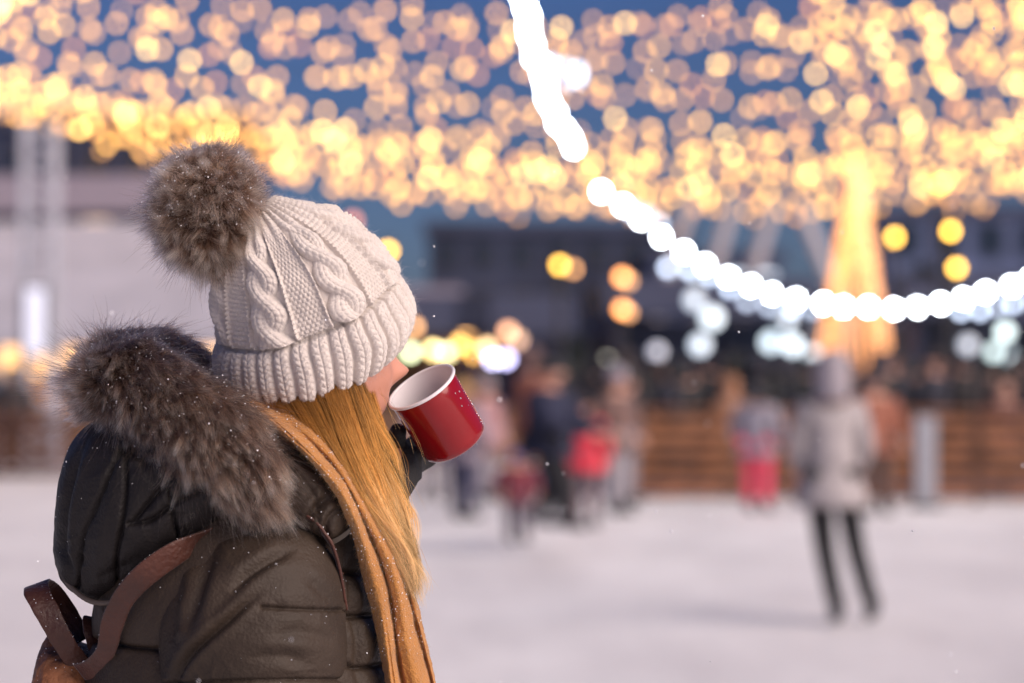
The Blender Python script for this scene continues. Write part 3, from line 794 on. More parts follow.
def tone(o, v):
    a = o.data.attributes.new('tone', 'FLOAT', 'CURVE'); a.data.foreach_set('value', np.asarray(v, dtype=np.float32))
def fur(name, roots, nrm, flow, length, rad, m, parent, k=6, nclump=500, clump=.6, stray=.35, droop=.25, tones=(.9, 1.1)):
    """roots, nrm (n,3); flow (n,3) or (3,); length (n,)"""
    n = len(roots); flow = np.broadcast_to(flow, (n, 3))
    d1 = nrm + stray * rng.normal(size=(n, 3)) * .6 + flow * .5; d1 /= np.linalg.norm(d1, axis=1)[:, None]
    d2 = flow + stray * rng.normal(size=(n, 3)); 
    L = length[:, None]
    ci = rng.choice(n, min(nclump, n), replace=False)
    from mathutils.kdtree import KDTree
    kd = KDTree(len(ci))
    for j, i in enumerate(ci): kd.insert(Vector(roots[i]), j)
    kd.balance(); own = np.array([kd.find(Vector(p))[1] for p in roots]); cc = ci[own]
    S = np.linspace(0, 1, k); out = np.zeros((n, k, 3))
    cd1, cd2, cL, cr = d1[cc], d2[cc], L[cc], roots[cc]
    for j, s in enumerate(S):
        a = roots + d1 * L * s + d2 * L * .45 * s * s - np.array([0, 0, droop]) * L * s * s
        b = cr + cd1 * cL * s + cd2 * cL * .45 * s * s - np.array([0, 0, droop]) * cL * s * s
        w = clump * s ** 1.3
        out[:, j] = a * (1 - w) + (b + (roots - cr) * .35) * w
    taper = np.interp(S, [0, .5, 1], [1, .8, .12])
    o = curves(name, out, rad * taper, m, parent); ct = rng.uniform(tones[0], tones[1], len(ci)); tone(o, ct[own]); return o

SPECK = []      # points and normals where snow may lie
def collect(G, n, up=.1):
    nr = grid_normals(G).reshape(-1, 3); p = G.reshape(-1, 3)
    ok = np.where((nr[:, 2] > up - .3) & (nr[:, 1] < .25))[0]
    if len(ok) == 0: return
    wgt = np.clip(nr[ok, 2] + .35, .02, 1); c = rng.choice(ok, n, p=wgt / wgt.sum())
    SPECK.append((p[c] + nr[c] * PXM * .4, n))

woman = empty("person", (PX(300, Y0), Y0, 0)); WOFF = -np.array([PX(300, Y0), Y0, 0.0])
tag(woman, "woman in white knitted pompom hat and dark padded coat drinking from a red mug", "person")
def L_(G): return np.asarray(G) + WOFF                 # world points into her own frame
MW = {
 'skin': mat("skin", (0.58, 0.27, 0.19), .5, var=.06, scale=30, bump=.05, bscale=400),
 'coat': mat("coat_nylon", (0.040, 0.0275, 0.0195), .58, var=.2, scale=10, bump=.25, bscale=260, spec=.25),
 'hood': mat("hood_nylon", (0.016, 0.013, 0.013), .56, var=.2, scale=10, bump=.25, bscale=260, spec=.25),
 'piping': mat("coat_binding", (0.10, 0.075, 0.06), .6),
 'wool': mat("cream_wool", (0.76, 0.68, 0.62), .85, var=.05, scale=60, bump=.5, bscale=900, sheen=.5),
 'furcore': mat("fur_hide", (0.035, 0.022, 0.016), .9),
 'scarf': mat("camel_fleece", (0.50, 0.215, 0.050), .9, var=.10, scale=25, bump=.6, bscale=500, sheen=.25),
 'hairbase': mat("hair_under", (0.12, 0.040, 0.008), .6, var=.3, scale=40),
 'glove': mat("black_glove", (0.014, 0.013, 0.014), .7, bump=.3, bscale=300),
 'jeans': mat("dark_trousers", (0.02, 0.022, 0.03), .8),
 'leather': mat("brown_leather", (0.060, 0.016, 0.008), .5, var=.3, scale=14, bump=.25, bscale=150, sheen=.2),
 'leather_worn': mat("worn_leather", (0.15, 0.05, 0.022), .7, var=.55, scale=24, bump=1.0, bscale=60, col2=(0.24, 0.09, 0.035)),
 'zip': mat("zip_metal", (0.16, 0.13, 0.10), .35, metal=.9),
}
# ---- body: one surface from head to feet, both arms with hands
HF, HU, HC = (.86, .47, .14), (-.12, -.12, .98), W3(322, 371, .012)
def pp(px, py, dep): return Vector(L_(W3(px, py, dep)))
wr_l, pal_l = pp(385, 490, .075), pp(398, 457, .062)
bp_ = [pp(285, 1010, 0), pp(275, 800, 0), pp(282, 560, 0), pp(296, 470, .0), pp(310, 410, .005),
       pp(250, 555, -.10), pp(262, 840, -.16), pp(345, 960, -.12), pp(372, 980, -.10),
       pp(310, 560, .14), pp(345, 640, .22), wr_l, pal_l,
       pp(270, 1040, -.08), pp(275, 1330, -.09), pp(268, 1640, -.08), pp(330, 1672, -.09),
       pp(300, 1040, .08), pp(310, 1330, .09), pp(300, 1640, .10), pp(360, 1672, .10)]
be = [(0, 1), (1, 2), (2, 3), (3, 4), (2, 5), (5, 6), (6, 7), (7, 8), (2, 9), (9, 10), (10, 11), (11, 12), (0, 13), (13, 14), (14, 15), (15, 16), (0, 17), (17, 18), (18, 19), (19, 20)]
br = [.15, .12, .11, .055, .052, .055, .042, .028, .03, .055, .042, .013, .015, .09, .06, .04, .03, .09, .06, .04, .03]
FING = [  # finger chains for the mug hand: they close round the far side and the bottom of the mug
 [(408, 452, .125), (424, 436, .135), (444, 425, .125), (452, 430, .110)],
 [(412, 460, .125), (430, 448, .14), (444, 440, .13), (450, 441, .12)],
 [(412, 464, .125), (428, 456, .14), (440, 450, .135), (444, 449, .125)],
 [(408, 470, .12), (418, 464, .135), (430, 459, .14), (436, 457, .135)],
 [(396, 448, .09), (396, 434, .075), (402, 424, .07)]]
def add_fingers(pts, ed, rad, palm, r, shift=0):
    for ch in FING:
        prev = palm
        for i, c in enumerate(ch):
            pts.append(pp(*c)); rad.append(r * (1 - .12 * i)); ed.append((prev, len(pts) - 1)); prev = len(pts) - 1
add_fingers(bp_, be, br, 12, .0062)
# the lowered hand, fingers lightly curled
for dx, ln in ((-14, 44), (-5, 50), (5, 48), (14, 40)):
    a = len(bp_); bp_.append(pp(384 + dx * .3, 990 + dx * .6, -.10 + dx * .0010)); br.append(.0085); be.append((8, a))
    bp_.append(pp(384 + ln * .6, 1000 + ln * .4 + dx, -.10 + dx * .0014)); br.append(.008); be.append((a, a + 1))
    bp_.append(pp(384 + ln * .75, 1000 + ln * .9 + dx, -.10 + dx * .0014)); br.append(.007); be.append((a + 1, a + 2))
a = len(bp_); bp_.append(pp(376, 1008, -.135)); br.append(.009); be.append((8, a)); bp_.append(pp(392, 1028, -.145)); br.append(.008); be.append((a, a + 1))
body0 = skin_bake("body", bp_, be, br, MW['skin'], 1)
hv, hf = head_verts(HF, HU, L_(HC), .93, 96, 72)
bme = fuse("body", body0, hv, hf, MW['skin'], .0032)
link(bpy.data.objects.new("body", bme), woman)

# ---- trousers and boots (below the frame)
tr = skin_bake("trousers", [bp_[0]] + [bp_[i] for i in (13, 14, 15, 17, 18, 19)], [(0, 1), (1, 2), (2, 3), (0, 4), (4, 5), (5, 6)], [.165, .105, .075, .055, .105, .075, .055], MW['jeans'], 1)
link(bpy.data.objects.new("trousers", tr), woman)
for a, b in ((15, 16), (19, 20)):
    bt = skin_bake("boot", [bp_[a] + Vector((0, 0, .20)), bp_[a], bp_[a].lerp(bp_[b], .6), bp_[b] + Vector((.03, 0, 0))], [(0, 1), (1, 2), (2, 3)], [.062, .055, .05, .042], MW['glove'], 1)
    link(bpy.data.objects.new("boot", bt), woman)

# ---- coat: torso
torso = loft([(250, 452, 318, 440, .0, 45, 0), (196, 480, 340, 474, .0, 78, 0), (150, 515, 356, 508, .0, 100, 0), (116, 560, 368, 552, 0, 116, 0), (100, 610, 380, 604, 0, 122, 0),
              (94, 650, 388, 648, 0, 124, 0), (92, 700, 392, 700, 0, 126, 0), (96, 800, 390, 800, 0, 122, 0), (92, 900, 395, 900, 0, 124, 0), (78, 1000, 405, 1000, 0, 130, 0), (72, 1090, 410, 1090, 0, 132, 0)], 330, 420)
T_SEAMS = [[(90, 640), (130, 648), (160, 650)], [(330, 566), (355, 572), (385, 570)], [(330, 612), (355, 616), (392, 612)], [(335, 662), (360, 668), (395, 662)],
           [(80, 720), (240, 728), (395, 715)], [(80, 780), (240, 790), (395, 776)], [(80, 850), (240, 860), (395, 846)], [(80, 920), (240, 930), (400, 916)], [(80, 1000), (240, 1012), (400, 1000)]]
torso = puff(torso, T_SEAMS, [([(352, 540), (350, 590), (356, 640), (360, 690)], 5, 4)], depth=6, swell=9, reach=16, wr=2.2, seed=2, wf=16)
coat = grid_mesh("coat", L_(torso), MW['coat'], woman)
collect(torso[:180], 60)
# near sleeve
slv = loft([(246, 522, 306, 512, -.04, 26, 0), (226, 528, 322, 520, -.055, 55, 0), (204, 546, 335, 546, -.07, 78, 0), (180, 580, 343, 584, -.085, 92, 0), (163, 620, 347, 622, -.09, 98, 0),
            (158, 655, 348, 655, -.09, 99, 0), (157, 690, 347, 690, -.09, 98, 0), (165, 760, 345, 770, -.10, 92, 0), (190, 830, 340, 870, -.12, 80, 0), (250, 900, 350, 930, -.14, 68, 0), (300, 930, 368, 965, -.13, 52, 0), (345, 945, 392, 990, -.12, 40, 0)], 520, 520)
S_SEAMS = [[(262, 607), (300, 609), (350, 610)], [(150, 684), (250, 681), (350, 680)], [(150, 752), (250, 752), (350, 748)], [(160, 830), (250, 815), (350, 800)], [(262, 505), (290, 512), (312, 520), (330, 536)]]
S_FOLDS = [([(268, 586), (250, 600), (228, 620), (205, 640), (185, 660), (168, 690)], 6.5, 4.0),
           ([(300, 548), (272, 560), (248, 575), (232, 590)], 6, 5.0),
           ([(222, 545), (206, 570), (196, 600), (186, 628)], 8, 6.5),
           ([(190, 575), (178, 605), (172, 640)], 5, 5),
           ([(262, 640), (300, 632), (335, 640)], 2.2, 6), ([(240, 660), (280, 655), (310, 664)], 2.5, 6), ([(300, 575), (320, 590), (330, 600)], 2.2, 5)]
slv = puff(slv, S_SEAMS, S_FOLDS, depth=3.2, width=2.0, swell=4.5, reach=20, wr=1.25, seed=5, wf=17, stretch=(1, 1, 1.5))
grid_mesh("sleeve", L_(slv), MW['coat'], coat); collect(slv[:300], 120)
# far sleeve
fs = skin_bake("sleeve", [bp_[2], bp_[9], bp_[10], bp_[11].lerp(bp_[10], .05)], [(0, 1), (1, 2), (2, 3)], [.08, .095, .070, .036], MW['coat'], 2)
link(bpy.data.objects.new("sleeve", fs), coat)
gp, ge, gr = [bp_[11].lerp(bp_[10], .35), bp_[11] + Vector((0, -.006, 0)), bp_[12] + Vector((0, -.012, 0))], [(0, 1), (1, 2)], [.030, .034, .036]
add_fingers(gp, ge, gr, 2, .0150)
link(bpy.data.objects.new("glove", fuse("glove", skin_bake("glove", gp, ge, gr, MW['glove'], 1), [], [], MW['glove'], .0028)), woman)
gp, ge, gr = [bp_[7], bp_[8]], [(0, 1)], [.036, .036]
for dx, ln in ((-14, 44), (-5, 50), (5, 48), (14, 40)):
    a = len(gp); gp += [pp(384 + dx * .3, 990 + dx * .6, -.10 + dx * .0010), pp(384 + ln * .6, 1000 + ln * .4 + dx, -.10 + dx * .0014), pp(384 + ln * .75, 1000 + ln * .92 + dx, -.10 + dx * .0014)]
    gr += [.0105, .010, .009]; ge += [(1, a), (a, a + 1), (a + 1, a + 2)]
a = len(gp); gp += [pp(376, 1008, -.135), pp(392, 1028, -.145)]; gr += [.011, .010]; ge += [(1, a), (a, a + 1)]
link(bpy.data.objects.new("glove", fuse("glove", skin_bake("glove", gp, ge, gr, MW['glove'], 1), [], [], MW['glove'], .0028)), woman)

# ---- hood folded down on her back
hood = loft([(64, 488, 57, 552, -.01, 16, 0), (68, 462, 60, 574, -.01, 36, 0), (78, 438, 74, 594, -.015, 58, 0), (98, 420, 102, 599, -.02, 78, 0), (130, 412, 134, 588, -.02, 96, 0), (165, 415, 168, 568, -.02, 106, 0), (205, 430, 206, 545, -.02, 108, 0),
             (245, 445, 245, 522, -.02, 106, 0), (280, 462, 280, 512, -.02, 98, 0), (305, 480, 305, 508, -.02, 84, 0)], 420, 420, .86)
H_SEAMS = [[(128, 440), (126, 480), (122, 520), (116, 555), (119, 590)], [(121, 450), (98, 500), (80, 540), (76, 590)], [(176, 470), (150, 500), (132, 524), (100, 545), (70, 560)][0:3],
           [(170, 488), (172, 515), (182, 548)], [(214, 500), (222, 520), (232, 535)], [(128, 524), (150, 522), (172, 505), (200, 490)]]
H_FOLDS = [([(92, 432), (76, 470), (66, 510), (62, 548), (70, 575)], 6, 3.5), ([(150, 470), (140, 455), (120, 448)], 5, 5), ([(240, 495), (252, 508), (262, 520)], 3, 4), ([(140, 560), (118, 572), (100, 578)], 2.5, 5)]
hood = puff(hood, H_SEAMS, H_FOLDS, depth=5, width=2.3, swell=6, reach=18, wr=1.8, seed=9, wf=19)
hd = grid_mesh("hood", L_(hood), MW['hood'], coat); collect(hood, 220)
# bound edge of the hood
def tube_px(name, ctrl, r, m, parent, n=60, k=10, flat=1.0):
    c = spline(ctrl, n); C = W3(c[:, 0], c[:, 1], c[:, 2]); T = np.gradient(C, axis=0); T /= np.linalg.norm(T, axis=1)[:, None]
    A = np.cross(T, [0, -1, 0]); A /= np.linalg.norm(A, axis=1)[:, None] + 1e-9; B = np.cross(T, A)
    th = np.linspace(0, 2 * np.pi, k, endpoint=False); r = np.broadcast_to(np.asarray(r, float), (n,)) * PXM
    G = C[:, None] + r[:, None, None] * (A[:, None] * np.cos(th)[None, :, None] + flat * B[:, None] * np.sin(th)[None, :, None])
    return G, (grid_mesh(name, L_(G), m, parent) if m else None)
tube_px("edge_binding", [(84, 432, -.05), (70, 470, -.04), (60, 510, -.03), (56, 548, -.03), (66, 580, -.05), (90, 601, -.07), (118, 601, -.085), (150, 588, -.10), (190, 560, -.11)], 2.6, MW['piping'], hd)
# collar flap with its zip, at the front of the shoulder
flap = loft([(244, 452, 244, 512, -.085, 22, 0), (262, 446, 262, 516, -.09, 28, 0), (286, 450, 284, 522, -.095, 29, 0), (310, 464, 306, 530, -.10, 27, 0), (332, 482, 324, 537, -.10, 21, 0), (346, 502, 334, 540, -.098, 15, 0), (351, 518, 340, 539, -.096, 8, 0)], 160, 160, .9)
flap = puff(flap, [[(300, 475), (316, 500), (318, 530)]], [([(334, 494), (320, 504), (306, 522)], 6, 4), ([(342, 505), (328, 518), (324, 534)], 3, 3), ([(300, 458), (280, 478), (262, 492)], 5, 5)], depth=2, swell=2, wr=1.5, seed=13, wf=22)
fl = grid_mesh("collar_flap", L_(flap), MW['coat'], coat); collect(flap, 40)
z = MB()
for i in range(15):
    c = W3(333 + 17 * i / 14, 541.5 - 11 * (i / 14) ** 1.3, -.112); c = L_(c)
    z.box(c[0] - .0007, c[0] + .0007, c[1] - .003, c[1] + .003, c[2] - .003, c[2] + .003)
z.build("zip", MW['zip'], fl)

# ---- fur ruff on the hood and its hairs
FURM = hair_mat("ruff_hair", [(0.0, (.016, .008, .005)), (.42, (.055, .022, .012)), (.66, (.34, .18, .11)), (1.0, (.95, .74, .60))], .45, .5, .55)
FURG = hair_mat("guard_hair", [(0.0, (.05, .03, .02)), (.5, (.06, .035, .025)), (1.0, (.012, .008, .008))], .3, .3, .5)
FURL = hair_mat("underfur_light", [(0.0, (.035, .018, .012)), (.45, (.17, .080, .045)), (1.0, (.82, .60, .46))], .5, .5, .55)
def ruff_tube(ctrl, n, k):
    c = spline(ctrl, n); G, _ = tube_px("x", c[:, :3], c[:, 3], None, None, n, k); return G
main = ruff_tube([(96, 418, -.02, 7), (97, 400, -.02, 17), (112, 380, -.03, 27), (142, 386, -.06, 35), (174, 410, -.09, 37), (206, 436, -.11, 37), (234, 458, -.12, 34), (258, 480, -.12, 26), (277, 498, -.12, 13), (286, 506, -.12, 4)], 120, 80)
far = ruff_tube([(92, 368, .0, 12), (112, 354, .03, 18), (145, 350, .06, 17), (178, 356, .09, 16), (208, 374, .10, 12), (222, 385, .10, 5)], 80, 50)
rf = grid_mesh("fur_ruff", L_(np.array(main)), MW['furcore'], hd)
fr_ = grid_mesh("fur_ruff", L_(np.array(far)), MW['furcore'], hd)
def surf_samples(G, n):
    nr = grid_normals(G); T = np.gradient(G, axis=0); T /= np.linalg.norm(T, axis=-1, keepdims=True) + 1e-9
    a = np.linalg.norm(np.gradient(G, axis=0), axis=-1) * np.linalg.norm(np.roll(G, -1, 1) - G, axis=-1)
    a = a * (nr[..., 1] < .6); i = rng.choice(a.size, n, p=(a / a.sum()).ravel())
    jit = rng.normal(size=(n, 3)) * PXM * .8
    return G.reshape(-1, 3)[i] + jit, nr.reshape(-1, 3)[i], T.reshape(-1, 3)[i], i / a.size
EXTRA = []
for G, par, n, Lb in ((main, rf, 44000, 30), (far, fr_, 11000, 23)):
    p, nr, T, f = surf_samples(G, n)
    lump = .75 + .45 * vnoise(p, 45, 3)
    fl_ = T * 1.05 + np.array([0, 0, -.25]) + .35 * np.stack([vnoise(p, 30, s) for s in (1, 2, 3)], -1)
    fl_[:, 0] -= .25
    left = np.clip((W3(120, 400)[0] - p[:, 0]) / .05, 0, 1)[:, None]
    fl_ = fl_ * (1 - left) + left * (np.array([-.75, 0, .15]) + .5 * np.stack([vnoise(p, 25, s) for s in (4, 5, 6)], -1))
    lm = Lb * PXM * lump * rng.uniform(.55, 1.15, n)
    fur("fur_strands", L_(p), nr, fl_, lm, .00016, FURM, par, nclump=n // 24, clump=.78, stray=.50, tones=(.25, 1.5))
    q = rng.random(n) < .10; m_ = int(q.sum())
    fur("guard_strands", L_(p[q]), nr[q], fl_[q] * 1.1, lm[q] * rng.uniform(1.3, 2.1, m_), .00020, FURG, par, nclump=m_ // 3, clump=.3, stray=.6, droop=.1)
    EXTRA.append((p, nr, lm))
# stubborn hairs on the shoulder end of the ruff run on over the coat
# ---- hat
def knit_hat():
    secs = [(236, 388, 396, 332, .012, 76, 31), (224, 381, 405, 322, .01, 86, 31), (219, 364, 411, 305, .004, 90, 26), (219, 348, 401, 286, -.002, 90, 25), (223, 339, 393, 274, -.006, 84, 24),
            (218, 324, 390, 267, -.010, 86, 24), (216, 301, 379, 250, -.020, 84, 24), (218, 276, 360, 232, -.034, 76, 24), (223, 252, 332, 215, -.048, 60, 24), (230, 236, 303, 203, -.058, 40, 22), (240, 226, 276, 197, -.064, 20, 20)]
    nt, nth = 470, 1150
    G = loft(secs, nt, nth); n = grid_normals(G)
    t = np.linspace(0, 10, nt)[:, None]; th = np.linspace(0, 2 * np.pi, nth, endpoint=False)[None, :]
    seg = np.linalg.norm(np.diff(G, axis=0), axis=-1).mean(1) / PXM; s = np.r_[0, np.cumsum(seg)][:, None] * np.ones_like(th)   # px along
    scut = float(np.interp(4.0, t[:, 0], s[:, 0]))
    cuff = 1 / (1 + np.exp((s - scut) / .8)); ctr = np.exp(-((s - scut) / 2.2) ** 2)
    wob = .022 * vnoise(G, 28, 2)
    A = th + wob
    # cuff: 2x2 ribs of V stitches
    nr_ = 31; ph = (A * nr_ / (2 * np.pi)) % 1.0; x = (ph - .5) * 2                       # -1..1 over a rib
    rib = 4.2 * (np.clip(1 - (np.abs(x) / .88) ** 4.0, 0, 1)) ** .8 - 1.6
    xx = np.abs(((ph * 2) % 1.0) - .5) * 2                                              # two V columns on a rib
    v1 = np.abs(np.sin(np.pi * (s / 5.6 + .55 * xx))) ** .8
    rib = rib + (1.1 * v1 - 1.1 * np.exp(-((1 - xx) / .16) ** 2)) * (np.abs(x) < .86)
    # body: cables between panels of seed stitch
    nc = 7; ph = ((A - math.radians(62)) * nc / (2 * np.pi) + .5) % 1.0; u = (ph - .5) * 2   # cable centred at u=0
    cw = .54; ux = u / cw; LP = 72.0; a = 2 * np.pi * (s - scut) / LP + np.floor((A - math.radians(62)) * nc / (2 * np.pi) + .5) * 1.9
    cab = np.full(u.shape, -9.0); fine = np.zeros(u.shape)
    for k in range(2):
        ak = a / 1.0 + np.pi * k; xc = .46 * np.sin(ak); up = np.cos(ak)
        w = .53; r = np.clip(1 - ((ux - xc) / w) ** 2, 0, 1) ** .5
        h = r * (6.4 + 2.2 * up) - 1.0
        v = np.abs(np.sin(np.pi * ((s + 9 * np.cos(ak) * (ux - xc)) / 5.4 + .8 * np.abs(ux - xc) / w)))
        h = h + .8 * v * np.clip(r * 3 - .6, 0, 1) - .7 * (np.exp(-(((ux - xc) / w) / .09) ** 2) + .8 * np.exp(-((np.abs(ux - xc) / w - .5) / .09) ** 2)) * (r > .2)
        cab = np.maximum(cab, np.where(r > 0, h, -9))
    incab = np.clip((1 - np.abs(ux)) / .08, 0, 1)
    up_ = (u - np.sign(u) * cw); pan = np.abs(up_) / (1 - cw)                          # 0 at the cable's side, 1 mid panel
    row = s / 4.6; colx = A * 2 * 97 / (2 * 5.2)
    seed_ = 1.6 * np.abs(np.sin(np.pi * (colx + .5 * (np.floor(row) % 2)))) ** .7 * np.abs(np.sin(np.pi * row)) ** .6
    rope = 3.2 * np.exp(-((pan - .10) / .09) ** 2) * (.8 + .3 * np.abs(np.sin(np.pi * s / 4.6)))
    gro = -1.0 * np.exp(-((pan - .0) / .05) ** 2)
    panel = seed_ - .6 + rope + gro
    bodyh = np.where(cab > -5, cab * incab + panel * (1 - incab) * 0, panel)
    bodyh = np.where(np.abs(ux) < 1.0, np.maximum(cab, -1.0), panel)
    # gathered top
    g = np.clip((s - (s.max() - 48)) / 30, 0, 1); gath = 3.2 * np.abs(np.sin(A * 14 + .5)) - 1.6
    bodyh = bodyh * (1 - g) + (gath + .8 * np.abs(np.sin(np.pi * s / 4.6))) * g
    h = 1.15 * (cuff * rib + (1 - cuff) * bodyh * 1.1) - 6.5 * ctr
    h += .35 * fbm(G, 300, 2, 4) + 3.2 * fbm(G, 14, 3, 8)
    h *= np.clip(t / .35, 0, 1)
    D = G + n * (h * PXM)[..., None]
    return G, n, D
G, Nn, D = knit_hat()
hat = grid_mesh("hat", L_(D), MW['wool'], woman)
i = rng.choice(D.shape[0] * D.shape[1], 26000); p = D.reshape(-1, 3)[i]; q = Nn.reshape(-1, 3)[i]; ok = q[:, 1] < .3
FUZZ = hair_mat("wool_fuzz", [(0, (.8, .74, .69)), (1, (.85, .8, .76))], .6, .6, .1)
fur("wool_fuzz", L_(p[ok]), q[ok], np.array([0, 0, 0]), rng.uniform(2, 6, int(ok.sum())) * PXM, .00004, FUZZ, hat, k=5, nclump=int(ok.sum() / 2), clump=.1, stray=1.6)
collect(D, 60)
# pompom
pc = W3(208, 210, -.07)
v = rng.normal(size=(26000, 3)); v /= np.linalg.norm(v, axis=1)[:, None]; v = v[v[:, 1] < .55]
m_ = MB().ball(tuple(L_(pc)), 1.0, 4)
for w in m_.bm.verts: w.co = Vector(L_(pc)) + (w.co - Vector(L_(pc))) * 40 * PXM
pom = m_.build("pompom", MW['furcore'], hat, True)
rx = np.array([45, 42, 52]) * PXM
pr = pc + v * rx * (1 + .10 * vnoise(v, 2.2, 5))[:, None]
flw = .30 * np.stack([vnoise(pr, 38, s) for s in (1, 2, 3)], -1) + np.array([0, 0, -.10])
ln = rng.uniform(.6, 1.15, len(v)) * 27 * PXM * (.85 + .3 * vnoise(pr, 50, 7))
fur("fur_strands", L_(pr), v, flw, ln, .00017, FURL, pom, nclump=700, clump=.78, stray=.5, droop=.12, tones=(.4, 1.4))
q = rng.random(len(v)) < .10
fur("guard_strands", L_(pr[q]), v[q], flw[q] + .15 * v[q], ln[q] * rng.uniform(1.15, 1.6, int(q.sum())), .00018, FURG, pom, nclump=int(q.sum() / 3), clump=.3, stray=.5, droop=.05)
EXTRA.append((pr, v, ln))

# ---- hair
Gd = np.array([
 [(248, 382, -.045), (298, 432, -.085), (340, 482, -.082), (368, 519, -.077), (388, 549, -.067), (402, 576, -.057)],
 [(272, 374, -.055), (318, 440, -.100), (351, 486, -.094), (377, 526, -.083), (395, 557, -.069), (408, 588, -.057)],
 [(300, 368, -.062), (334, 440, -.100), (360, 486, -.096), (382, 526, -.083), (399, 558, -.068), (411, 594, -.052)],
 [(326, 362, -.062), (352, 434, -.092), (372, 480, -.085), (388, 520, -.075), (401, 553, -.064), (416, 592, -.052)],
 [(342, 352, -.055), (366, 422, -.068), (381, 468, -.062), (393, 508, -.057), (404, 548, -.054), (420, 586, -.048)],
 [(345, 344, -.034), (367, 412, -.036), (388, 452, -.034), (395, 494, -.034), (405, 536, -.038), (421, 578, -.042)],
 [(353, 336, -.012), (372, 410, -.010), (387, 450, -.010), (396, 492, -.014), (403, 530, -.022), (414, 570, -.032)]], float)
K = 16
GG = np.stack([spline(g_, K) for g_ in Gd])                        # 7,K,3
sheet = spline(GG.reshape(7, -1), 50).reshape(50, K, 3)
sheet = spline(sheet.transpose(1, 0, 2).reshape(K, -1), 40).reshape(40, 50, 3)[:21]
top = W3(sheet[..., 0], sheet[..., 1], sheet[..., 2] + .008); bot = W3(sheet[..., 0], sheet[..., 1], sheet[..., 2] + .022)[:, ::-1]
ring = np.concatenate([top, bot], 1)
hr = grid_mesh("hair", L_(ring), MW['hairbase'], woman)
def blond():
    m, nt, b = nodes_of("blond_strands")
    hi = nt.nodes.new("ShaderNodeHairInfo"); rp = nt.nodes.new("ShaderNodeValToRGB"); at = nt.nodes.new("ShaderNodeAttribute"); at.attribute_name = "tone"
    el = rp.color_ramp.elements
    for k in range(2): el.new(.5)
    for e, (p_, c_) in zip(el, [(0.0, (.13, .045, .009)), (.33, (.38, .165, .034)), (.66, (.69, .37, .105)), (1.0, (.90, .66, .36))]): e.position = p_; e.color = (*c_, 1)
    nt.links.new(hi.outputs["Intercept"], rp.inputs["Fac"])
    hs = nt.nodes.new("ShaderNodeHueSaturation"); nt.links.new(at.outputs["Fac"], hs.inputs["Value"]); nt.links.new(rp.outputs[0], hs.inputs["Color"])
    nt.links.new(hs.outputs[0], b.inputs["Base Color"]); b.inputs["Roughness"].default_value = .38; b.inputs["Specular IOR Level"].default_value = .6
    b.inputs["Specular Tint"].default_value = (1, .75, .4, 1)
    return m
HAIRS = blond()
n = 13000; nl = 130
la = rng.random(nl) * 6; lock = rng.integers(0, nl, n); av = np.clip(la[lock] + rng.normal(size=n) * .13, 0, 6)
flat_ = spline(GG.reshape(7, -1), 601).reshape(601, K, 3); base = flat_[(av * 100).astype(int)]
S = np.linspace(0, 1, K)
lo = rng.normal(size=(nl, 3)); f1 = rng.uniform(2, 6, nl); p1 = rng.random(nl) * 6.28
off = np.zeros((n, K, 3))
wav = (np.sin(S[None] * f1[lock][:, None] * 1.3 + p1[lock][:, None]) + .5 * np.sin(S[None] * (f1[lock] * 2.6)[:, None] + p1[lock][::-1][:, None] * 0)) * S[None] ** .6
off[..., 0] = wav * 7.0 * lo[lock, 0][:, None] + rng.normal(size=(n, 1)) * (2.2 - 1.3 * S[None]) + np.cumsum(rng.normal(size=(n, K)), 1) * .5
off[..., 1] = wav * 2.0 * lo[lock, 1][:, None] + np.cumsum(rng.normal(size=(n, K)), 1) * .2
off[..., 2] = (lo[lock, 2][:, None] * .0045 * np.sin(S[None] * np.pi * .8 + .3) - .004 + rng.random((n, 1)) * .006)
base = base + np.stack([4.5 * np.sin(S * 7.5 + .7 * av[:, None]) * S, 0 * S + 0 * av[:, None], 0 * S + 0 * av[:, None]], -1)
q = base + off
end = (1 - .48 * rng.random(n) ** .85) * (1 + .06 * lo[lock, 1]); 
u_ = S[None] * np.clip(end, .5, 1.06)[:, None] * (K - 1); i0 = np.clip(u_.astype(int), 0, K - 2); w_ = (u_ - i0)[..., None]
ar = np.arange(n)[:, None]; q = q[ar, i0] * (1 - w_) + q[ar, i0 + 1] * w_
lt = rng.uniform(.32, 1.6, nl)
ho = curves("hair_strands", L_(W3(q[..., 0], q[..., 1], q[..., 2])), .00013 * np.interp(S, [0, .8, 1], [1, .9, .3]), HAIRS, hr)
tone(ho, lt[lock] * rng.uniform(.65, 1.3, n))
# loose hairs
fly = []
for c in ([(383, 408, -.03), (396, 414, -.04), (408, 424, -.045), (418, 442, -.045), (426, 464, -.04)], [(380, 395, -.02), (392, 405, -.03), (404, 420, -.04), (410, 440, -.04), (412, 452, -.04)],
          [(394, 440, -.02), (406, 462, -.02), (410, 490, -.02), (406, 520, -.02), (404, 545, -.02)], [(400, 520, -.03), (416, 545, -.03), (422, 570, -.03), (425, 590, -.03), (420, 604, -.03)],
          [(398, 500, -.03), (410, 530, -.03), (424, 556, -.03), (428, 578, -.03), (424, 598, -.03)], [(374, 365, -.01), (376, 380, -.01), (384, 398, -.012), (390, 412, -.012), (396, 428, -.012)]):
    for r_ in range(2):
        fly.append(spline(np.array(c) + rng.normal(size=(5, 3)) * [1.6, 1.6, .002], K))
for r_ in range(220):
    j = rng.integers(0, n); b = q[j].copy(); b[:, 0] += np.linspace(0, 1, K) ** 1.5 * rng.normal() * 9; b[:, 2] -= .004; b[:, 1] += np.sin(np.linspace(0, 3, K)) * rng.normal() * 4; fly.append(b)
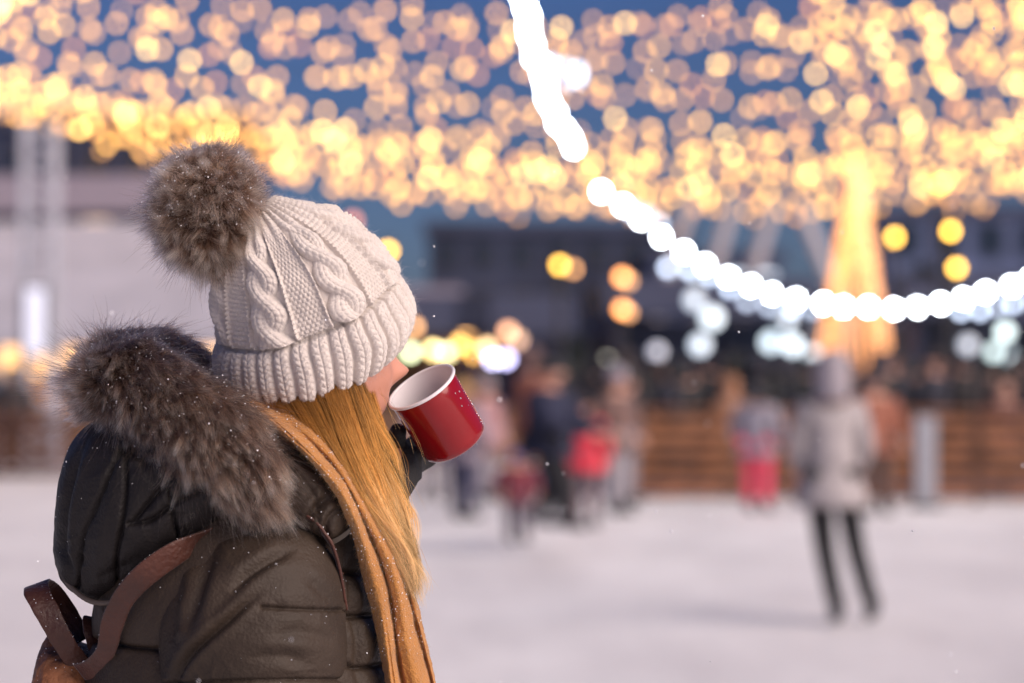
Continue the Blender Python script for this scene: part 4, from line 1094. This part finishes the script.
fly = np.array(fly); ho = curves("loose_strands", L_(W3(fly[..., 0], fly[..., 1], fly[..., 2])), .00009 * np.interp(S, [0, .8, 1], [1, .9, .3]), HAIRS, hr)
tone(ho, rng.uniform(.9, 1.3, len(fly)))

# ---- scarf
def scarf():
    Lp = np.array([(226, 396, -.03), (254, 414, -.08), (284, 437, -.115), (316, 468, -.130), (338, 500, -.122), (352, 535, -.102), (361, 572, -.080), (371, 612, -.072), (380, 655, -.068), (387, 700, -.066), (396, 780, -.066), (400, 880, -.07), (402, 980, -.075)], float)
    Rp = np.array([(288, 386, -.01), (312, 412, -.05), (334, 440, -.076), (356, 476, -.080), (376, 512, -.072), (396, 548, -.056), (411, 582, -.046), (421, 616, -.038), (430, 655, -.034), (439, 700, -.032), (448, 780, -.032), (452, 880, -.04), (452, 980, -.05)], float)
    nt, nv = 420, 130
    A, B = spline(Lp, nt), spline(Rp, nt); v = np.linspace(0, 1, nv)[None]; t = np.linspace(0, 1, nt)[:, None]
    w = v + .035 * np.sin(t * 9 + v * 3)
    g = lambda c, s, a: a * np.exp(-((w - c) / s) ** 2)
    c1 = .44 + .05 * np.sin(t * 5.2 + .4); c2 = .86 - .05 * np.sin(t * 7)
    op = np.clip((t - .12) / .2, 0, 1)
    dep = g(c1 * .5, .20, .020) + g((c1 + c2) / 2, .19, .018) + g(.97, .07, .006) - g(c1, .035, .013) * op - g(c2, .03, .010) * op - .004 * np.exp(-((w - .22) / .03) ** 2) * np.clip(np.sin(t * 11), 0, 1)
    rim = np.sqrt(np.clip(1 - (2 * v - 1) ** 8, 0, 1))
    Q = A[:, None] * (1 - v[..., None]) + B[:, None] * v[..., None]
    Q[..., 0] += 1.6 * np.sin(t * 23 + v * 4) * np.sin(v * np.pi)
    fr = Q.copy(); fr[..., 2] -= (dep + .004) * rim
    bk = Q.copy(); bk[..., 2] += .014 * rim
    ring = np.concatenate([W3(fr[..., 0], fr[..., 1], fr[..., 2]), W3(bk[..., 0], bk[..., 1], bk[..., 2])[:, ::-1]], 1)
    nn = grid_normals(ring); return ring + nn * (PXM * (1.0 * fbm(ring, 35, 3, 3) + .5 * fbm(ring, 260, 2, 5)))[..., None]
SG = scarf(); sc = grid_mesh("scarf", L_(SG), MW['scarf'], woman)
sn = grid_normals(SG)[:, :130].reshape(-1, 3); sp = SG[:, :130].reshape(-1, 3); i = rng.choice(len(sp) // 2 + len(sp) // 6, 16000)
if sn[:, 1].mean() > 0: sn = -sn
SFZ = hair_mat("fleece_fuzz", [(0, (.50, .20, .05)), (1, (.72, .36, .12))], .6, .6, .3)
fur("fleece_fuzz", L_(sp[i]), sn[i], np.array([0, 0, -.3]), rng.uniform(1.5, 4, 16000) * PXM, .00007, SFZ, sc, k=4, nclump=5000, clump=.5, stray=1.2)
SPECK.append((sp[i[:700]] + sn[i[:700]] * PXM * 1.2, 700))
# wrap round the neck
c = W3(300, 424, .0); ths = np.linspace(0, 2 * np.pi, 90, endpoint=False)[:, None]; ph = np.linspace(0, 2 * np.pi, 24, endpoint=False)[None]
rr = .052 + .020 * np.cos(ph); NW = np.stack([c[0] + rr * np.cos(ths), c[1] + rr * .95 * np.sin(ths), c[2] + .035 * np.sin(ph) + .018 * np.cos(ths) * -1], -1)
NW = np.concatenate([NW, NW[:1]], 0)
NW = NW + .004 * fbm(NW, 30, 2, 2)[..., None] * np.array([.5, .5, 1]); grid_mesh("neck_wrap", L_(NW), MW['scarf'], sc, caps=False)

# ---- mug
MUGC = W3(421.5, 387, .035)
n_ = Vector((-.465, -.375, .80)).normalized()
mug = empty("enamel_mug", tuple(MUGC)); mug.rotation_mode = 'QUATERNION'
xa = Vector((.86, .0, .50)); xa = (xa - xa.dot(n_) * n_).normalized(); ya = n_.cross(xa)
mug.rotation_quaternion = Matrix((xa, ya, n_)).transposed().to_quaternion()
r0 = 36.0 * PXM; H = 74 * PXM
RED = mat("red_enamel", (.23, .004, .007), .13, var=.08, scale=20, spec=.5)
WHT = mat("white_enamel", (.78, .74, .76), .22, var=.03, coat=.4)
def lathe(name, prof, m, parent, n=96):
    me = lathe_mesh(name, prof, m, n); return link(bpy.data.objects.new(name, me), parent)
lathe("outside", [(r0 - .0005, -.0012), (r0, -.003), (r0 - .0002, -.02), (r0 - .0008, -H + .012), (r0 - .0022, -H + .005), (r0 - .006, -H + .001), (r0 - .010, -H), (.0005, -H + .001)], RED, mug)
lathe("inside", [(r0 - .0012, -.0012), (r0 - .0016, -.006), (r0 - .0022, -.03), (r0 - .003, -H + .012), (r0 - .012, -H + .004), (.0005, -H + .0035)], WHT, mug)
lathe("rim", [(r0 + .0008 + .0022 * math.cos(a), .0022 * math.sin(a) - .0002) for a in np.linspace(0, 2 * math.pi, 14)], WHT, mug)
lathe("tea", [(r0 - .004, -.046), (.0005, -.046)], mat("tea", (.06, .02, .008), .08), mug)
hm = MB(); pts = []
for k in range(17):
    a = -math.pi / 2 + math.pi * k / 16; pts.append((0, r0 + .0035 + .026 * math.cos(a), -H * .5 + .026 * math.sin(a)))
hm.path(pts, .0042, 10).build("handle", RED, mug, True)
tag(mug, "red enamel mug with a white rim held up to the woman's mouth", "mug")
# melted drops on the mug
dm = MB()
for k in range(14):
    a = random.uniform(-1.2, .5); zz = -random.uniform(.2, 1.0) * H; dm.ball((r0 * math.cos(a) * .995, r0 * math.sin(a) * .995, zz), random.uniform(.0004, .0011), 1, (1, 1, 1.3))
for k in range(3): dm.ball((random.uniform(.3, .9) * r0, -random.uniform(.1, .4) * r0, -H - .0005), .0015, 2, (1, 1, 1))
m, nt, b = nodes_of("water_drop"); b.inputs["Base Color"].default_value = (.9, .9, .95, 1); b.inputs["Roughness"].default_value = .05; b.inputs["Transmission Weight"].default_value = .6
dd = dm.build("drops", m, mug, True); dd["kind"] = "stuff"

# ---- backpack
bpk = empty("backpack", tuple(W3(60, 800, .0))); BO = -np.array(W3(60, 800, .0))
def B_(G): return np.asarray(G) + BO
bag = loft([(52, 636, 84, 650, .03, 14, 0), (46, 644, 98, 654, .03, 40, 0), (38, 664, 104, 668, .03, 60, 0), (30, 700, 106, 700, .03, 72, 0), (20, 780, 106, 780, .03, 78, 0), (14, 880, 104, 880, .03, 80, 0), (22, 960, 100, 960, .03, 74, 0), (40, 1000, 92, 1000, .03, 50, 0)], 200, 200, .8)
bag = puff(bag, [[(30, 690), (60, 684), (100, 690)]], [], depth=2, swell=2, wr=1.6, seed=20, wf=30)
grid_mesh("bag_body", B_(bag), MW['leather_worn'], bpk); collect(bag[:80], 60)
def strap(name, ctrl, wvec, m, parent, off, th=2.6, n=90):
    """ctrl rows px,py,dep; wvec rows: half width vector dx,dy px and depth m"""
    c = spline(ctrl, n); w = spline(wvec, n); C = W3(c[:, 0], c[:, 1], c[:, 2]); Wv = np.stack([w[:, 0] * PXM, w[:, 2], -w[:, 1] * PXM], -1)
    T = np.gradient(C, axis=0); Nv = np.cross(T, Wv); Nv /= np.linalg.norm(Nv, axis=1)[:, None]
    a = np.linspace(0, 2 * np.pi, 28, endpoint=False); ca = np.sign(np.cos(a)) * np.abs(np.cos(a)) ** .5; sa = np.sign(np.sin(a)) * np.abs(np.sin(a)) ** .5
    G = C[:, None] + Wv[:, None] * ca[None, :, None] + Nv[:, None] * (th * PXM * .5) * sa[None, :, None]
    G = G + .0007 * fbm(G, 60, 2, 3)[..., None]
    grid_mesh(name, off(G), m, parent); return G
g1 = strap("carry_handle", [(80, 666, -.03), (62, 640, -.045), (47, 612, -.045), (37, 592, -.03), (38, 584, .0), (50, 592, .03), (66, 612, .045), (84, 640, .04)],
      [(9, -6, 0), (10, -5, 0), (11, -4, .004), (12, -3, .006), (11, -4, .006), (9, -5, .006), (8, -5, .006), (7, -4, .004)], MW['leather'], bpk, B_)
g2 = strap("shoulder_strap", [(80, 672, -.05), (94, 668, -.075), (106, 650, -.10), (112, 625, -.115), (124, 598, -.135), (146, 574, -.15), (176, 553, -.145), (204, 538, -.122), (244, 520, -.095), (282, 510, -.105), (303, 515, -.118), (322, 530, -.120), (336, 556, -.112), (346, 610, -.08)],
      [(6, 8, 0), (9, 7, 0), (9, 3, 0), (10, 5, .002), (8, 7, .004), (7, 9, .006), (6, 9, .008), (4, 6, .012), (1, 2, .014), (0, 2, .012), (-1, 1.6, .008), (-1.4, 1.2, .008), (-1.4, .6, .008), (-1.4, 0, .008)], MW['leather'], bpk, B_, th=3.2)
strap("buckle_tab", [(97, 655, -.02), (92, 634, -.025), (90, 618, -.01), (98, 622, .01)], [(7, 1, .004)] * 4, MW['leather'], bpk, B_)
collect(g1, 40, -.5); collect(g2, 60)
tag(bpk, "brown leather backpack on the woman's back, its carrying loop standing up", "backpack")

# ---- snow on her clothes and fur: one uncountable dusting
pts = [a for a, _ in SPECK]
for (p, nr, ln) in EXTRA:
    ok = np.where((nr[:, 2] > -.3) & (nr[:, 1] < .3))[0]; c = rng.choice(ok, 420)
    pts.append(p[c] + nr[c] * (ln[c] * rng.uniform(.55, .95, 420))[:, None])
pts = np.vstack(pts)
ico = bmesh.new(); bmesh.ops.create_icosphere(ico, subdivisions=1, radius=1.0); iv = np.array([v.co[:] for v in ico.verts]); fi = np.array([[v.index for v in f.verts] for f in ico.faces]); ico.free()
def specks(name, pts, r, m):
    n = len(pts); V = pts[:, None] + iv[None] * r[:, None, None] * rng.uniform(.5, 1.4, (n, len(iv), 1)) * rng.uniform(.6, 1.2, (n, 1, 3))
    return mesh_np(name, V.reshape(-1, 3), (fi[None] + (np.arange(n) * len(iv))[:, None, None]).reshape(-1, 3), m, None, False)
SNOW = mat("snow", (.86, .86, .90), .6, var=.03)
o = specks("snow_dusting", pts, rng.gamma(2.0, .00015, len(pts)) + .00018, SNOW)
tag(o, "fine snow grains dusted on the woman's fur, coat and scarf", "snow", kind="stuff")
# ---- falling snow
n = 300; yy = rng.uniform(2.3, 9, n); px = rng.uniform(-80, 1100, n); py = rng.uniform(-50, 733, n)
fp = np.stack([(px - 512) / F_PX * yy, yy, CAM_Z + (375 - py) / F_PX * yy], -1)
o = specks("falling_snow", fp, rng.uniform(.0008, .0019, n), SNOW)
tag(o, "sparse small snowflakes falling in front of the square", "snow", kind="stuff")
